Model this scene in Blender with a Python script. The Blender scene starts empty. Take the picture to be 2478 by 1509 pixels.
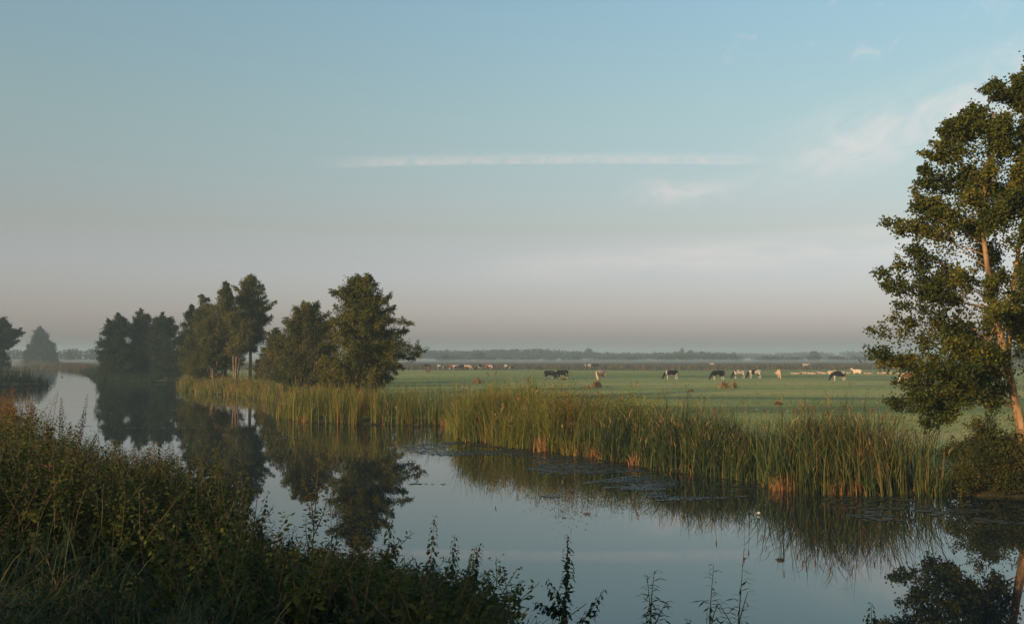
import bpy, math, random
import numpy as np
from mathutils import Vector, Matrix

rng = np.random.default_rng(7)
random.seed(7)
S = bpy.context.scene
C = S.collection
R = math.radians

# ------------------------------------------------------------------ camera
F, W0, H0, HOR, CH = 2400.0, 2478.0, 1509.0, 860.0, 3.9
TILT = math.atan((HOR - H0 / 2) / F)
cam_d = bpy.data.cameras.new('camera')
cam = bpy.data.objects.new('camera', cam_d)
C.objects.link(cam)
cam.location = (0, 0, CH)
cam.rotation_euler = (math.pi / 2 + TILT, 0, 0)
cam_d.sensor_width = 36
cam_d.lens = F / W0 * 36
cam_d.clip_start = 0.1
cam_d.clip_end = 9000
S.camera = cam


def ray(u, v):
    a, b = (u - W0 / 2) / F, -(v - H0 / 2) / F
    return np.array([a, math.cos(TILT) - math.sin(TILT) * b, math.sin(TILT) + math.cos(TILT) * b])


def at(u, v, Y):
    d = ray(u, v)
    return np.array([0, 0, CH]) + d * (Y / d[1])


def gnd(u, v, z=0.0):
    d = ray(u, v)
    return np.array([0, 0, CH]) + d * ((z - CH) / d[2])


# ------------------------------------------------------------------ light
SUN_EL, SUN_AZ = R(11.0), math.atan2(-0.71, -0.70)      # direction to the sun: behind the left shoulder
sx, sy = math.sin(SUN_AZ), math.cos(SUN_AZ)
to_sun = Vector((sx * math.cos(SUN_EL), sy * math.cos(SUN_EL), math.sin(SUN_EL)))
sun_d = bpy.data.lights.new('sun', 'SUN')
sun_d.energy = 4.6
sun_d.angle = R(0.6)
sun_d.color = (1.0, 0.66, 0.36)
sun = bpy.data.objects.new('sun', sun_d)
C.objects.link(sun)
sun.rotation_euler = to_sun.to_track_quat('Z', 'Y').to_euler()
sun.location = (-40, -30, 30)


class NT:
    """tiny helper to write node maths"""
    def __init__(s, tree):
        s.t = tree

    def n(s, typ, **kw):
        x = s.t.nodes.new(typ)
        for k, v in kw.items():
            setattr(x, k, v)
        return x

    def put(s, sock, v):
        if hasattr(v, 'is_output') or isinstance(v, bpy.types.NodeSocket):
            s.t.links.new(v, sock)
        else:
            sock.default_value = v

    def m(s, op, a, b=0.0, c=0.0):
        x = s.n('ShaderNodeMath', operation=op)
        s.put(x.inputs[0], a); s.put(x.inputs[1], b); s.put(x.inputs[2], c)
        return x.outputs[0]

    def sm(s, v, a, b, lo=0.0, hi=1.0):
        x = s.n('ShaderNodeMapRange', interpolation_type='SMOOTHSTEP')
        s.put(x.inputs[0], v)
        for i, q in enumerate((a, b, lo, hi)):
            s.put(x.inputs[i + 1], q)
        return x.outputs[0]

    def mix(s, f, a, b, mode='MIX'):
        x = s.n('ShaderNodeMix', data_type='RGBA', blend_type=mode)
        s.put(x.inputs[0], f); s.put(x.inputs[6], a); s.put(x.inputs[7], b)
        return x.outputs[2]

    def noise(s, vec, scale, detail=3.0, rough=0.55, dist=0.0):
        x = s.n('ShaderNodeTexNoise')
        s.put(x.inputs['Vector'], vec)
        x.inputs['Scale'].default_value = scale
        x.inputs['Detail'].default_value = detail
        x.inputs['Roughness'].default_value = rough
        x.inputs['Distortion'].default_value = dist
        return x.outputs[0]

    def comb(s, a, b, c=0.0):
        x = s.n('ShaderNodeCombineXYZ')
        s.put(x.inputs[0], a); s.put(x.inputs[1], b); s.put(x.inputs[2], c)
        return x.outputs[0]

    def ramp(s, f, stops):
        x = s.n('ShaderNodeValToRGB')
        e = x.color_ramp.elements
        while len(e) < len(stops):
            e.new(0.5)
        for k, (p, c) in zip(e, stops):
            k.position = p
            k.color = (*c, 1)
        s.put(x.inputs[0], f)
        return x.outputs[0]


w = bpy.data.worlds.new('World')
S.world = w
w.use_nodes = True
w.node_tree.nodes.clear()
q = NT(w.node_tree)
sky = q.n('ShaderNodeTexSky', sky_type='NISHITA')
sky.sun_disc = False
sky.sun_elevation = SUN_EL
sky.sun_rotation = SUN_AZ
sky.altitude = 0
sky.air_density = 1.0
sky.dust_density = 2.2
sky.ozone_density = 1.6
tc = q.n('ShaderNodeTexCoord')
sep = q.n('ShaderNodeSeparateXYZ')
q.put(sep.inputs[0], tc.outputs['Generated'])
az = q.m('ARCTAN2', sep.outputs[0], sep.outputs[1])
el = q.m('ARCSINE', sep.outputs[2])
# overall hue of the morning sky (thin high veil, warmer low down)
tint = q.ramp(q.m('MULTIPLY', q.m('ABSOLUTE', el), 2.0), [
    (0.00, (1.22, 1.14, 1.55)), (0.05, (1.32, 1.20, 1.76)), (0.11, (1.19, 1.04, 1.34)), (0.25, (1.18, 0.93, 0.86)), (0.47, (1.31, 1.19, 0.95)), (0.68, (1.36, 1.36, 1.14)), (1.0, (.9, 1.0, 1.0))])
base = q.mix(1.0, sky.outputs[0], tint, 'MULTIPLY')
# old condensation trail
line = q.m('ADD', q.m('MULTIPLY', az, q.m('SUBTRACT', 0.010, q.m('MULTIPLY', az, 0.15))), 0.1935)
wav = q.noise(q.comb(q.m('MULTIPLY', az, 75.0), q.m('MULTIPLY', el, 90.0)), 1.0, 5, 0.7)
dl = q.m('SUBTRACT', el, line)
up = q.m('MULTIPLY', q.sm(dl, -0.0030, 0.0000), q.sm(q.m('ADD', dl, q.m('MULTIPLY', q.m('SUBTRACT', wav, 0.5), 0.018)), 0.0035, 0.0115, 1.0, 0.0))
ends = q.m('MULTIPLY', q.sm(az, -0.21, -0.13), q.sm(az, 0.20, 0.275, 1.0, 0.0))
trail = q.m('MULTIPLY', q.m('MULTIPLY', up, ends), q.m('ADD', q.m('MULTIPLY', q.sm(wav, .3, .7), 0.26), 0.10))
# feathery cirrus to the right
ru = q.m('ADD', q.m('MULTIPLY', az, 0.92), q.m('MULTIPLY', el, 0.40))
rv = q.m('ADD', q.m('MULTIPLY', az, -0.40), q.m('MULTIPLY', el, 0.92))
cn = q.noise(q.comb(q.m('MULTIPLY', ru, 6.0), q.m('MULTIPLY', rv, 26.0), 3.1), 1.0, 5, 0.62, 0.6)
cn2 = q.noise(q.comb(q.m('MULTIPLY', ru, 22.0), q.m('MULTIPLY', rv, 34.0), 8.1), 1.0, 4, 0.6, 0.9)
centre = q.m('SUBTRACT', el, q.m('ADD', q.m('MULTIPLY', az, 0.25), 0.117))
band = q.m('MULTIPLY', q.sm(q.m('ABSOLUTE', centre), 0.0, 0.056, 1.0, 0.0), q.m('MULTIPLY', q.sm(az, 0.20, 0.36), q.sm(az, 0.46, 0.75, 1.0, 0.0)))
far_side = q.m('ADD', q.m('MULTIPLY', q.sm(az, 0.9, 0.5), 1.0), 0.0)
cir = q.m('MULTIPLY', q.m('MULTIPLY', band, q.sm(q.m('ADD', q.m('MULTIPLY', cn, .55), q.m('MULTIPLY', cn2, .45)), 0.34, 0.62)), 0.50)
wisp_m = q.m('MULTIPLY', q.sm(q.m('ABSOLUTE', q.m('SUBTRACT', el, 0.162)), 0.0, 0.020, 1.0, 0.0), q.m('MULTIPLY', q.sm(az, 0.10, 0.15), q.sm(az, 0.17, 0.27, 1.0, 0.0)))
wisp = q.m('MULTIPLY', q.m('MULTIPLY', wisp_m, q.sm(cn2, 0.35, 0.65)), 0.36)
low_m = q.m('MULTIPLY', q.sm(q.m('ABSOLUTE', q.m('SUBTRACT', el, q.m('ADD', q.m('MULTIPLY', az, 0.05), 0.088))), 0.0, 0.026, 1.0, 0.0), q.sm(az, -0.08, 0.12))
low = q.m('MULTIPLY', q.m('MULTIPLY', low_m, q.sm(q.noise(q.comb(q.m('MULTIPLY', az, 7.0), q.m('MULTIPLY', el, 40.0), 1.3), 1.0, 4), 0.35, 0.65)), 0.32)
high = q.m('MULTIPLY', q.m('MULTIPLY', q.sm(cn2, 0.58, 0.85), q.sm(el, 0.20, 0.30)), q.m('MULTIPLY', q.sm(az, 0.12, 0.30), 0.42))
cl = q.m('MINIMUM', q.m('ADD', q.m('ADD', trail, cir), q.m('ADD', q.m('ADD', wisp, low), high)), 0.85)
lum = q.n('ShaderNodeRGBToBW'); q.put(lum.inputs[0], base)
ccol = q.n('ShaderNodeVectorMath', operation='SCALE')
ccol.inputs[0].default_value = (1.62, 1.42, 1.32)
q.put(ccol.inputs[3], q.m('ADD', q.m('MULTIPLY', lum.outputs[0], 0.55), 1.5))
skyc = q.mix(cl, base, ccol.outputs[0])
bg = q.n('ShaderNodeBackground')
q.put(bg.inputs[0], skyc)
bg.inputs[1].default_value = 0.15
wo = q.n('ShaderNodeOutputWorld')
q.put(wo.inputs[0], bg.outputs[0])

S.view_settings.view_transform = 'Standard'
S.view_settings.look = 'None'
S.view_settings.exposure = 0.14
S.view_settings.gamma = 1.0
S.cycles.use_denoising = True
S.cycles.max_bounces = 6
S.cycles.diffuse_bounces = 2
S.cycles.glossy_bounces = 3
S.cycles.transmission_bounces = 3
S.cycles.volume_bounces = 0
S.cycles.transparent_max_bounces = 6
S.cycles.sample_clamp_indirect = 4.0

# ------------------------------------------------------------------ tags and mesh helpers


def tag(o, label=None, cat=None, group=None, kind=None):
    if label: o['label'] = label
    if cat: o['category'] = cat
    if group: o['group'] = group
    if kind: o['kind'] = kind
    return o


def empty(name, loc):
    o = bpy.data.objects.new(name, None)
    o.empty_display_size = 0.3
    C.objects.link(o)
    o.location = loc
    return o


class MB:
    """mesh collector: quads only, with a random value per face"""
    def __init__(s):
        s.v, s.f, s.r, s.m, s.k = [], [], [], [], 0

    def add(s, V, Fq, r=0.5, mi=0):
        V = np.asarray(V, float).reshape(-1, 3)
        Fq = np.asarray(Fq, int).reshape(-1, 4)
        s.v.append(V); s.f.append(Fq + s.k); s.k += len(V)
        s.r.append(np.broadcast_to(np.asarray(r, float), (len(Fq),)).copy())
        s.m.append(np.broadcast_to(np.asarray(mi, int), (len(Fq),)).copy())

    def build(s, name, mats, parent=None, origin=(0, 0, 0), smooth=False):
        V = np.concatenate(s.v) - np.asarray(origin, float)
        Fq = np.concatenate(s.f)
        me = bpy.data.meshes.new(name)
        me.vertices.add(len(V))
        me.vertices.foreach_set('co', V.astype(np.float32).ravel())
        me.loops.add(len(Fq) * 4)
        me.loops.foreach_set('vertex_index', Fq.astype(np.int32).ravel())
        me.polygons.add(len(Fq))
        me.polygons.foreach_set('loop_start', np.arange(len(Fq), dtype=np.int32) * 4)
        if not isinstance(mats, (list, tuple)): mats = [mats]
        for m_ in mats: me.materials.append(m_)
        me.polygons.foreach_set('material_index', np.concatenate(s.m).astype(np.int32))
        if smooth:
            me.polygons.foreach_set('use_smooth', np.ones(len(Fq), bool))
        a = me.attributes.new('rnd', 'FLOAT', 'FACE')
        a.data.foreach_set('value', np.concatenate(s.r).astype(np.float32))
        me.update(calc_edges=True)
        o = bpy.data.objects.new(name, me)
        C.objects.link(o)
        if parent is not None: o.parent = parent
        else: o.location = origin
        return o


def unit(a):
    return a / np.maximum(np.linalg.norm(a, axis=-1, keepdims=True), 1e-9)


def leaves(mb, P, D, N, L, Wd, r, mi=0):
    """rhombic leaves: base P, direction D, rough normal N"""
    n = len(P)
    D = unit(D)
    Sd = unit(np.cross(D, N))
    L = np.broadcast_to(L, (n,))[:, None]; Wd = np.broadcast_to(Wd, (n,))[:, None]
    V = np.stack([P, P + D * L * .42 + Sd * Wd * .5, P + D * L, P + D * L * .42 - Sd * Wd * .5], 1)
    mb.add(V.reshape(-1, 3), np.arange(n * 4).reshape(n, 4), r, mi)


def rdir(n):
    return unit(rng.normal(size=(n, 3)))


def blades(mb, P, h, lean, amt, wd, r, seg=4, mi=0, droop=1.0, face=None):
    """curved strap leaves. lean: (n,2) directions, amt: bend as a fraction of h"""
    n = len(P)
    h = np.broadcast_to(h, (n,)); amt = np.broadcast_to(amt, (n,)); wd = np.broadcast_to(wd, (n,))
    t = np.linspace(0, 1, seg + 1)
    lean = unit(lean)
    ln3 = np.concatenate([lean, np.zeros((n, 1))], 1)
    a = rng.uniform(0, 2 * np.pi, n) if face is None else face
    sd = np.stack([np.cos(a), np.sin(a), np.zeros(n)], 1)
    pts = P[:, None] + ln3[:, None] * (h * amt)[:, None, None] * (t ** 2)[None, :, None]
    pts[:, :, 2] += h[:, None] * (t[None] - droop * amt[:, None] * 0.55 * t[None] ** 3)
    ws = np.clip(1.0 - t ** 2.2, 0.06, 1)[None, :, None] * wd[:, None, None] * .5
    V = np.stack([pts - sd[:, None] * ws, pts + sd[:, None] * ws], 2)     # n, seg+1, 2, 3
    idx = np.arange(n * (seg + 1) * 2).reshape(n, seg + 1, 2)
    Fq = np.stack([idx[:, :-1, 0], idx[:, :-1, 1], idx[:, 1:, 1], idx[:, 1:, 0]], -1)
    mb.add(V.reshape(-1, 3), Fq.reshape(-1, 4), np.repeat(np.broadcast_to(r, (n,)), seg), mi)


def tube(mb, pts, rad, sides=6, r=0.5, mi=0, cap=True):
    pts = np.asarray(pts, float)
    n = len(pts)
    rad = np.broadcast_to(rad, (n,)) if np.ndim(rad) < 2 else np.asarray(rad)
    T = unit(np.gradient(pts, axis=0))
    ref = np.array([0, 0, 1.0]) if abs(T[:, 2]).mean() < .8 else np.array([0, 1.0, 0])
    A = unit(np.cross(T, ref)); B = np.cross(T, A)
    th = np.linspace(0, 2 * np.pi, sides, endpoint=False)
    if rad.ndim == 1: ra = rb = rad
    else: ra, rb = rad[:, 0], rad[:, 1]
    V = pts[:, None] + A[:, None] * (np.cos(th)[None] * ra[:, None])[..., None] + B[:, None] * (np.sin(th)[None] * rb[:, None])[..., None]
    idx = np.arange(n * sides).reshape(n, sides)
    nx = np.roll(idx, -1, 1)
    Fq = np.stack([idx[:-1], nx[:-1], nx[1:], idx[1:]], -1).reshape(-1, 4)
    V = V.reshape(-1, 3)
    if cap:
        V = np.concatenate([V, pts[:1], pts[-1:]])
        c0, c1 = n * sides, n * sides + 1
        e = []
        for k in range(0, sides, 2):
            a, b, c = k, (k + 1) % sides, (k + 2) % sides
            e.append([c0, idx[0, c], idx[0, b], idx[0, a]])
            e.append([c1, idx[-1, a], idx[-1, b], idx[-1, c]])
        Fq = np.concatenate([Fq, np.array(e)])
    mb.add(V, Fq, r, mi)


def curve(pts, n):
    """smooth resample of a polyline (Catmull-Rom)"""
    p = np.asarray(pts, float)
    p = np.concatenate([2 * p[:1] - p[1:2], p, 2 * p[-1:] - p[-2:-1]])
    out = []
    k = len(p) - 3
    for t in np.linspace(0, k, n):
        i = min(int(t), k - 1); u = t - i
        a, b, c, d = p[i:i + 4]
        out.append(.5 * (2 * b + (c - a) * u + (2 * a - 5 * b + 4 * c - d) * u * u + (3 * b - a - 3 * c + d) * u ** 3))
    return np.array(out)


# ------------------------------------------------------------------ materials


def mat(name):
    m = bpy.data.materials.new(name)
    m.use_nodes = True
    m.node_tree.nodes.clear()
    q = NT(m.node_tree)
    out = q.n('ShaderNodeOutputMaterial')
    return m, q, out


def leafmat(name, stops, trans=0.3, nscale=0.5, namp=0.5, rough=0.7, spec=0.12):
    """leaf colour from each leaf's random value plus a soft patchiness through the plant"""
    m, q, out = mat(name)
    a = q.n('ShaderNodeAttribute'); a.attribute_name = 'rnd'
    g = q.n('ShaderNodeNewGeometry')
    nz = q.noise(g.outputs['Position'], nscale, 2)
    f = q.m('ADD', a.outputs['Fac'], q.m('MULTIPLY', q.m('SUBTRACT', nz, 0.5), namp))
    col = q.ramp(f, stops)
    p = q.n('ShaderNodeBsdfPrincipled')
    q.put(p.inputs['Base Color'], col)
    p.inputs['Roughness'].default_value = rough
    p.inputs['Specular IOR Level'].default_value = spec
    t = q.n('ShaderNodeBsdfTranslucent')
    q.put(t.inputs[0], col)
    x = q.n('ShaderNodeMixShader'); x.inputs[0].default_value = trans
    q.put(x.inputs[1], p.outputs[0]); q.put(x.inputs[2], t.outputs[0])
    q.put(out.inputs[0], x.outputs[0])
    return m


def barkmat(name, c1, c2, scale=8):
    m, q, out = mat(name)
    g = q.n('ShaderNodeNewGeometry')
    mp = q.n('ShaderNodeMapping'); mp.inputs['Scale'].default_value = (1, 1, .25)
    q.put(mp.inputs[0], g.outputs['Position'])
    nz = q.noise(mp.outputs[0], scale, 5, .65)
    p = q.n('ShaderNodeBsdfPrincipled')
    q.put(p.inputs['Base Color'], q.ramp(nz, [(.35, c1), (.65, c2)]))
    p.inputs['Roughness'].default_value = .85
    b = q.n('ShaderNodeBump'); b.inputs['Strength'].default_value = .6; b.inputs['Distance'].default_value = .03
    q.put(b.inputs['Height'], nz); q.put(p.inputs['Normal'], b.outputs[0])
    q.put(out.inputs[0], p.outputs[0])
    return m


M_alder = leafmat('alder_leaf', [(0, (.018, .030, .006)), (.35, (.040, .056, .011)), (.75, (.080, .092, .016)), (1, (.15, .130, .022))], .25)
M_tree = leafmat('tree_leaf', [(0, (.020, .032, .006)), (.5, (.062, .078, .014)), (1, (.15, .135, .022))], .25, .25)
M_dark = leafmat('dark_leaf', [(0, (.010, .024, .014)), (.6, (.020, .040, .020)), (1, (.045, .055, .02))], .2, .2)
M_willow = leafmat('willow_leaf', [(0, (.035, .050, .014)), (.6, (.078, .090, .024)), (1, (.15, .13, .035))], .3, .3)
M_bush = leafmat('bush_leaf', [(0, (.020, .030, .008)), (.6, (.046, .058, .014)), (.88, (.085, .085, .02)), (1, (.13, .07, .02))], .25, .9)
M_far = leafmat('far_leaf', [(0, (.018, .030, .018)), (1, (.040, .052, .026))], .1, .02)
M_reed = leafmat('reed_blade', [(0, (.032, .058, .012)), (.45, (.105, .138, .028)), (.74, (.20, .19, .042)), (.90, (.22, .15, .045)), (1, (.30, .12, .035))], .3, .35, .45)
M_cat = leafmat('cattail_blade', [(0, (.016, .034, .016)), (.5, (.062, .090, .032)), (.80, (.155, .160, .048)), (.92, (.22, .14, .045)), (1, (.30, .12, .045))], .3, .5, .35)
M_dry = leafmat('dry_blade', [(0, (.18, .09, .035)), (.5, (.30, .15, .06)), (1, (.40, .22, .09))], .3, 1.0, .6)
M_plume = leafmat('reed_plume', [(0, (.12, .075, .03)), (.6, (.24, .17, .065)), (1, (.34, .24, .10))], .3, 1.0, .4)
M_weed = leafmat('weed_leaf', [(0, (.018, .034, .010)), (.5, (.050, .072, .018)), (.80, (.100, .105, .024)), (.94, (.18, .11, .03)), (1, (.26, .10, .03))], .3, .6, .35)
M_nettle = leafmat('nettle_leaf', [(0, (.016, .032, .016)), (.6, (.030, .050, .020)), (.88, (.060, .060, .020)), (1, (.12, .06, .02))], .25, 2., .3)
M_grass = leafmat('grass_blade', [(0, (.010, .030, .016)), (.6, (.032, .062, .032)), (.9, (.080, .10, .05)), (1, (.17, .13, .06))], .25, .5, .4, .6, .2)
M_rust = leafmat('rust_leaf', [(0, (.07, .06, .016)), (.5, (.18, .10, .028)), (1, (.32, .15, .042))], .3, 1.5, .5)
M_bark = barkmat('alder_bark', (.085, .055, .026), (.36, .23, .11), 6)
M_barkm = barkmat('pale_bark', (.07, .055, .035), (.20, .15, .095), 6)
M_barkd = barkmat('dark_bark', (.045, .036, .025), (.12, .095, .065))
M_stem = barkmat('weed_stem', (.05, .045, .02), (.11, .07, .035), 20)

# ------------------------------------------------------------------ the river
far_px = [(2478, 1205), (2300, 1197), (2100, 1193), (1960, 1192), (1890, 1178), (1790, 1157), (1610, 1139), (1540, 1122), (1410, 1102), (1290, 1086), (1205, 1076), (1130, 1066),
          (1112, 1048), (1095, 1029), (905, 1027), (745, 1021), (684, 1014), (705, 995), (695, 975), (604, 961), (503, 951), (446, 944), (440, 932), (435, 925), (350, 926),
          (240, 921), (228, 909), (200, 898), (165, 893), (100, 886), (60, 881), (42, 877.2)]
far_shore = [(46, 25.5), (25, 26.5)] + [tuple(gnd(u, v)[:2]) for u, v in far_px] + [(-400, 680), (-700, 760)]
near_shore = [(60, 4), (30, 7.5), (8, 10.2), (2, 11.2), (-1, 13), (-3.5, 16.5), (-6.5, 21), (-10.5, 27), (-15, 32), (-24, 41), (-42, 62), (-60, 92), (-70, 112), (-61, 125), (-60, 130),
              (-78, 138), (-96, 160), (-112, 200), (-128, 250), (-191, 374), (-292, 560), (-420, 720), (-700, 810)]
near_shore = [tuple(p) for p in near_shore]
POLY = np.array(near_shore + far_shore[::-1])
FAR = np.array(far_shore)
NEAR = np.array(near_shore)


def dseg(P, L):
    best = np.full(len(P), 1e9)
    for a, b in zip(L[:-1], L[1:]):
        ab = b - a
        t = np.clip(((P - a) @ ab) / (ab @ ab), 0, 1)
        best = np.minimum(best, np.hypot(*(P - a - t[:, None] * ab).T))
    return best


def inside(P, L):
    x, y = P[:, 0], P[:, 1]
    c = np.zeros(len(P), bool)
    for (x1, y1), (x2, y2) in zip(L, np.roll(L, -1, 0)):
        k = ((y1 > y) != (y2 > y)) & (x < (x2 - x1) * (y - y1) / (y2 - y1 + 1e-12) + x1)
        c ^= k
    return c


def vnoise(x, y, s=1.0, seed=0):
    x = np.asarray(x) / s; y = np.asarray(y) / s
    xi, yi = np.floor(x).astype(int), np.floor(y).astype(int)
    fx, fy = x - xi, y - yi
    fx, fy = fx * fx * (3 - 2 * fx), fy * fy * (3 - 2 * fy)

    def h(a, b):
        k = (a * 374761393 + b * 668265263 + seed * 1442695041) & 0xffffffff
        k = ((k ^ (k >> 13)) * 1274126177) & 0xffffffff
        return ((k ^ (k >> 16)) & 0xffff) / 65535.0
    return (h(xi, yi) * (1 - fx) + h(xi + 1, yi) * fx) * (1 - fy) + (h(xi, yi + 1) * (1 - fx) + h(xi + 1, yi + 1) * fx) * fy


def height(P):
    P = np.asarray(P, float).reshape(-1, 2)
    ins = inside(P, POLY)
    df, dn = dseg(P, FAR), dseg(P, NEAR)
    near = dn < df
    d = np.minimum(df, dn)
    X, Y = P[:, 0], P[:, 1]
    top = 2.05 - 1.35 * np.clip((Y - 45) / 35, 0, 1)
    bank_n = 0.12 + (top - .12) * (1 - np.exp(-np.clip(d, 0, 60) / 2.6)) + .12 * (vnoise(X, Y, 1.7, 3) - .5)
    bank_f = 0.05 + .30 * np.clip(d / 1.6, 0, 1) + .10 * (vnoise(X, Y, 14, 4) - .5) * np.clip(d / 5, 0, 1)
    # shallow drainage ditches across the pasture
    for yd in ():
        yy = yd + .05 * X + 14 * (vnoise(X, Y * 0, 60, yd) - .5)
        bank_f = bank_f - .22 * np.exp(-((Y - yy) / (2.5 + yd * .01)) ** 2) * (d > 6) * (near < 1)
    out = np.where(near, bank_n, bank_f)
    return np.where(ins, -.12 - np.clip(d, 0, 2.2) * .5, out)


def hz(x, y):
    return float(height([(x, y)])[0])


def grid_axis(lo, hi, c, a, n):
    k0, k1 = math.asinh((lo - c) / a), math.asinh((hi - c) / a)
    return c + a * np.sinh(np.linspace(k0, k1, n))


gx = grid_axis(-2400, 2400, -5, 14, 620)
gy = grid_axis(-300, 2600, 14, 12, 620)
GX, GY = np.meshgrid(gx, gy)
GP = np.stack([GX.ravel(), GY.ravel()], 1)
GZ = height(GP)
mb = MB()
idx = np.arange(len(GP)).reshape(GX.shape)
mb.add(np.column_stack([GP, GZ]), np.stack([idx[:-1, :-1], idx[:-1, 1:], idx[1:, 1:], idx[1:, :-1]], -1).reshape(-1, 4))

M_ground, q, out = mat('meadow_grass')
g = q.n('ShaderNodeNewGeometry')
sp = q.n('ShaderNodeSeparateXYZ'); q.put(sp.inputs[0], g.outputs['Position'])
strip = q.noise(q.comb(q.m('MULTIPLY', sp.outputs[0], .012), q.m('MULTIPLY', sp.outputs[1], .10), 2.0), 1.0, 3, .5)  # broad pasture bands: grass differences, plus shade bands painted into the colour
patch = q.noise(g.outputs['Position'], .12, 4, .6)
fine = q.noise(q.comb(q.m('MULTIPLY', sp.outputs[0], 1.2), q.m('MULTIPLY', sp.outputs[1], .5), 0.0), 2.2, 5, .7)
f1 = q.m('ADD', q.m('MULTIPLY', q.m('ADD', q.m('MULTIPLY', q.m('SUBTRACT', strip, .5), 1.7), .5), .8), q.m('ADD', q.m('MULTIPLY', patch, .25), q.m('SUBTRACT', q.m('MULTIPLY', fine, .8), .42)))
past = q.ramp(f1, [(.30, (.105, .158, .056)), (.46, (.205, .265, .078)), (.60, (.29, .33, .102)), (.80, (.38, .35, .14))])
rough_ = q.ramp(fine, [(.3, (.050, .055, .028)), (.7, (.10, .092, .05))])
farf = q.sm(q.m('ADD', sp.outputs[1], q.m('MULTIPLY', patch, 60.)), 262., 300.)
pc = q.mix(farf, past, rough_)
bankc = q.ramp(fine, [(.3, (.018, .022, .012)), (.7, (.05, .045, .022))])
isn = q.sm(sp.outputs[2], .33, .20)
pc = q.mix(isn, pc, bankc)
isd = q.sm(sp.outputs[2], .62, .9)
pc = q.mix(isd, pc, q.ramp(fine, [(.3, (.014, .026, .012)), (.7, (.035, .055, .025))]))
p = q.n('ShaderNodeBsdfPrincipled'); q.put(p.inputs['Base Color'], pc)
p.inputs['Roughness'].default_value = .9; p.inputs['Specular IOR Level'].default_value = .15
b = q.n('ShaderNodeBump'); b.inputs['Strength'].default_value = .7; b.inputs['Distance'].default_value = .15
q.put(b.inputs['Height'], fine); q.put(p.inputs['Normal'], b.outputs[0])
q.put(out.inputs[0], p.outputs[0])
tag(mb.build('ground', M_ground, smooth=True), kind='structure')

# water
M_water, q, out = mat('river_water')
g = q.n('ShaderNodeNewGeometry')
sp = q.n('ShaderNodeSeparateXYZ'); q.put(sp.inputs[0], g.outputs['Position'])
n1 = q.noise(g.outputs['Position'], 1.1, 2, .5)
n2 = q.noise(q.comb(q.m('MULTIPLY', sp.outputs[0], .25), q.m('MULTIPLY', sp.outputs[1], .9), 0.), .55, 3, .5)
amp = q.sm(sp.outputs[1], 15., 130., .10, 1.0)
bm = q.n('ShaderNodeBump'); bm.inputs['Distance'].default_value = .004
q.put(bm.inputs['Strength'], q.m('MULTIPLY', amp, .9)); q.put(bm.inputs['Height'], q.m('ADD', n1, q.m('MULTIPLY', n2, 2.0)))
fr = q.n('ShaderNodeFresnel'); fr.inputs[0].default_value = 1.80; q.put(fr.inputs[1], bm.outputs[0])
gl = q.n('ShaderNodeBsdfGlossy'); gl.inputs['Roughness'].default_value = .012; gl.inputs['Color'].default_value = (.92, .95, .95, 1)
q.put(gl.inputs['Normal'], bm.outputs[0])
df_ = q.n('ShaderNodeBsdfDiffuse'); df_.inputs[0].default_value = (.018, .026, .026, 1)
x = q.n('ShaderNodeMixShader'); q.put(x.inputs[0], fr.outputs[0]); q.put(x.inputs[1], df_.outputs[0]); q.put(x.inputs[2], gl.outputs[0])
q.put(out.inputs[0], x.outputs[0])
mb = MB()
wx = np.linspace(-900, 120, 30); wy = np.linspace(-5, 900, 30)
WX, WY = np.meshgrid(wx, wy)
ii = np.arange(900).reshape(30, 30)
mb.add(np.column_stack([WX.ravel(), WY.ravel(), np.zeros(900)]), np.stack([ii[:-1, :-1], ii[:-1, 1:], ii[1:, 1:], ii[1:, :-1]], -1).reshape(-1, 4))
tag(mb.build('river', M_water, smooth=True), kind='structure')

# ------------------------------------------------------------------ trees


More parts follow.
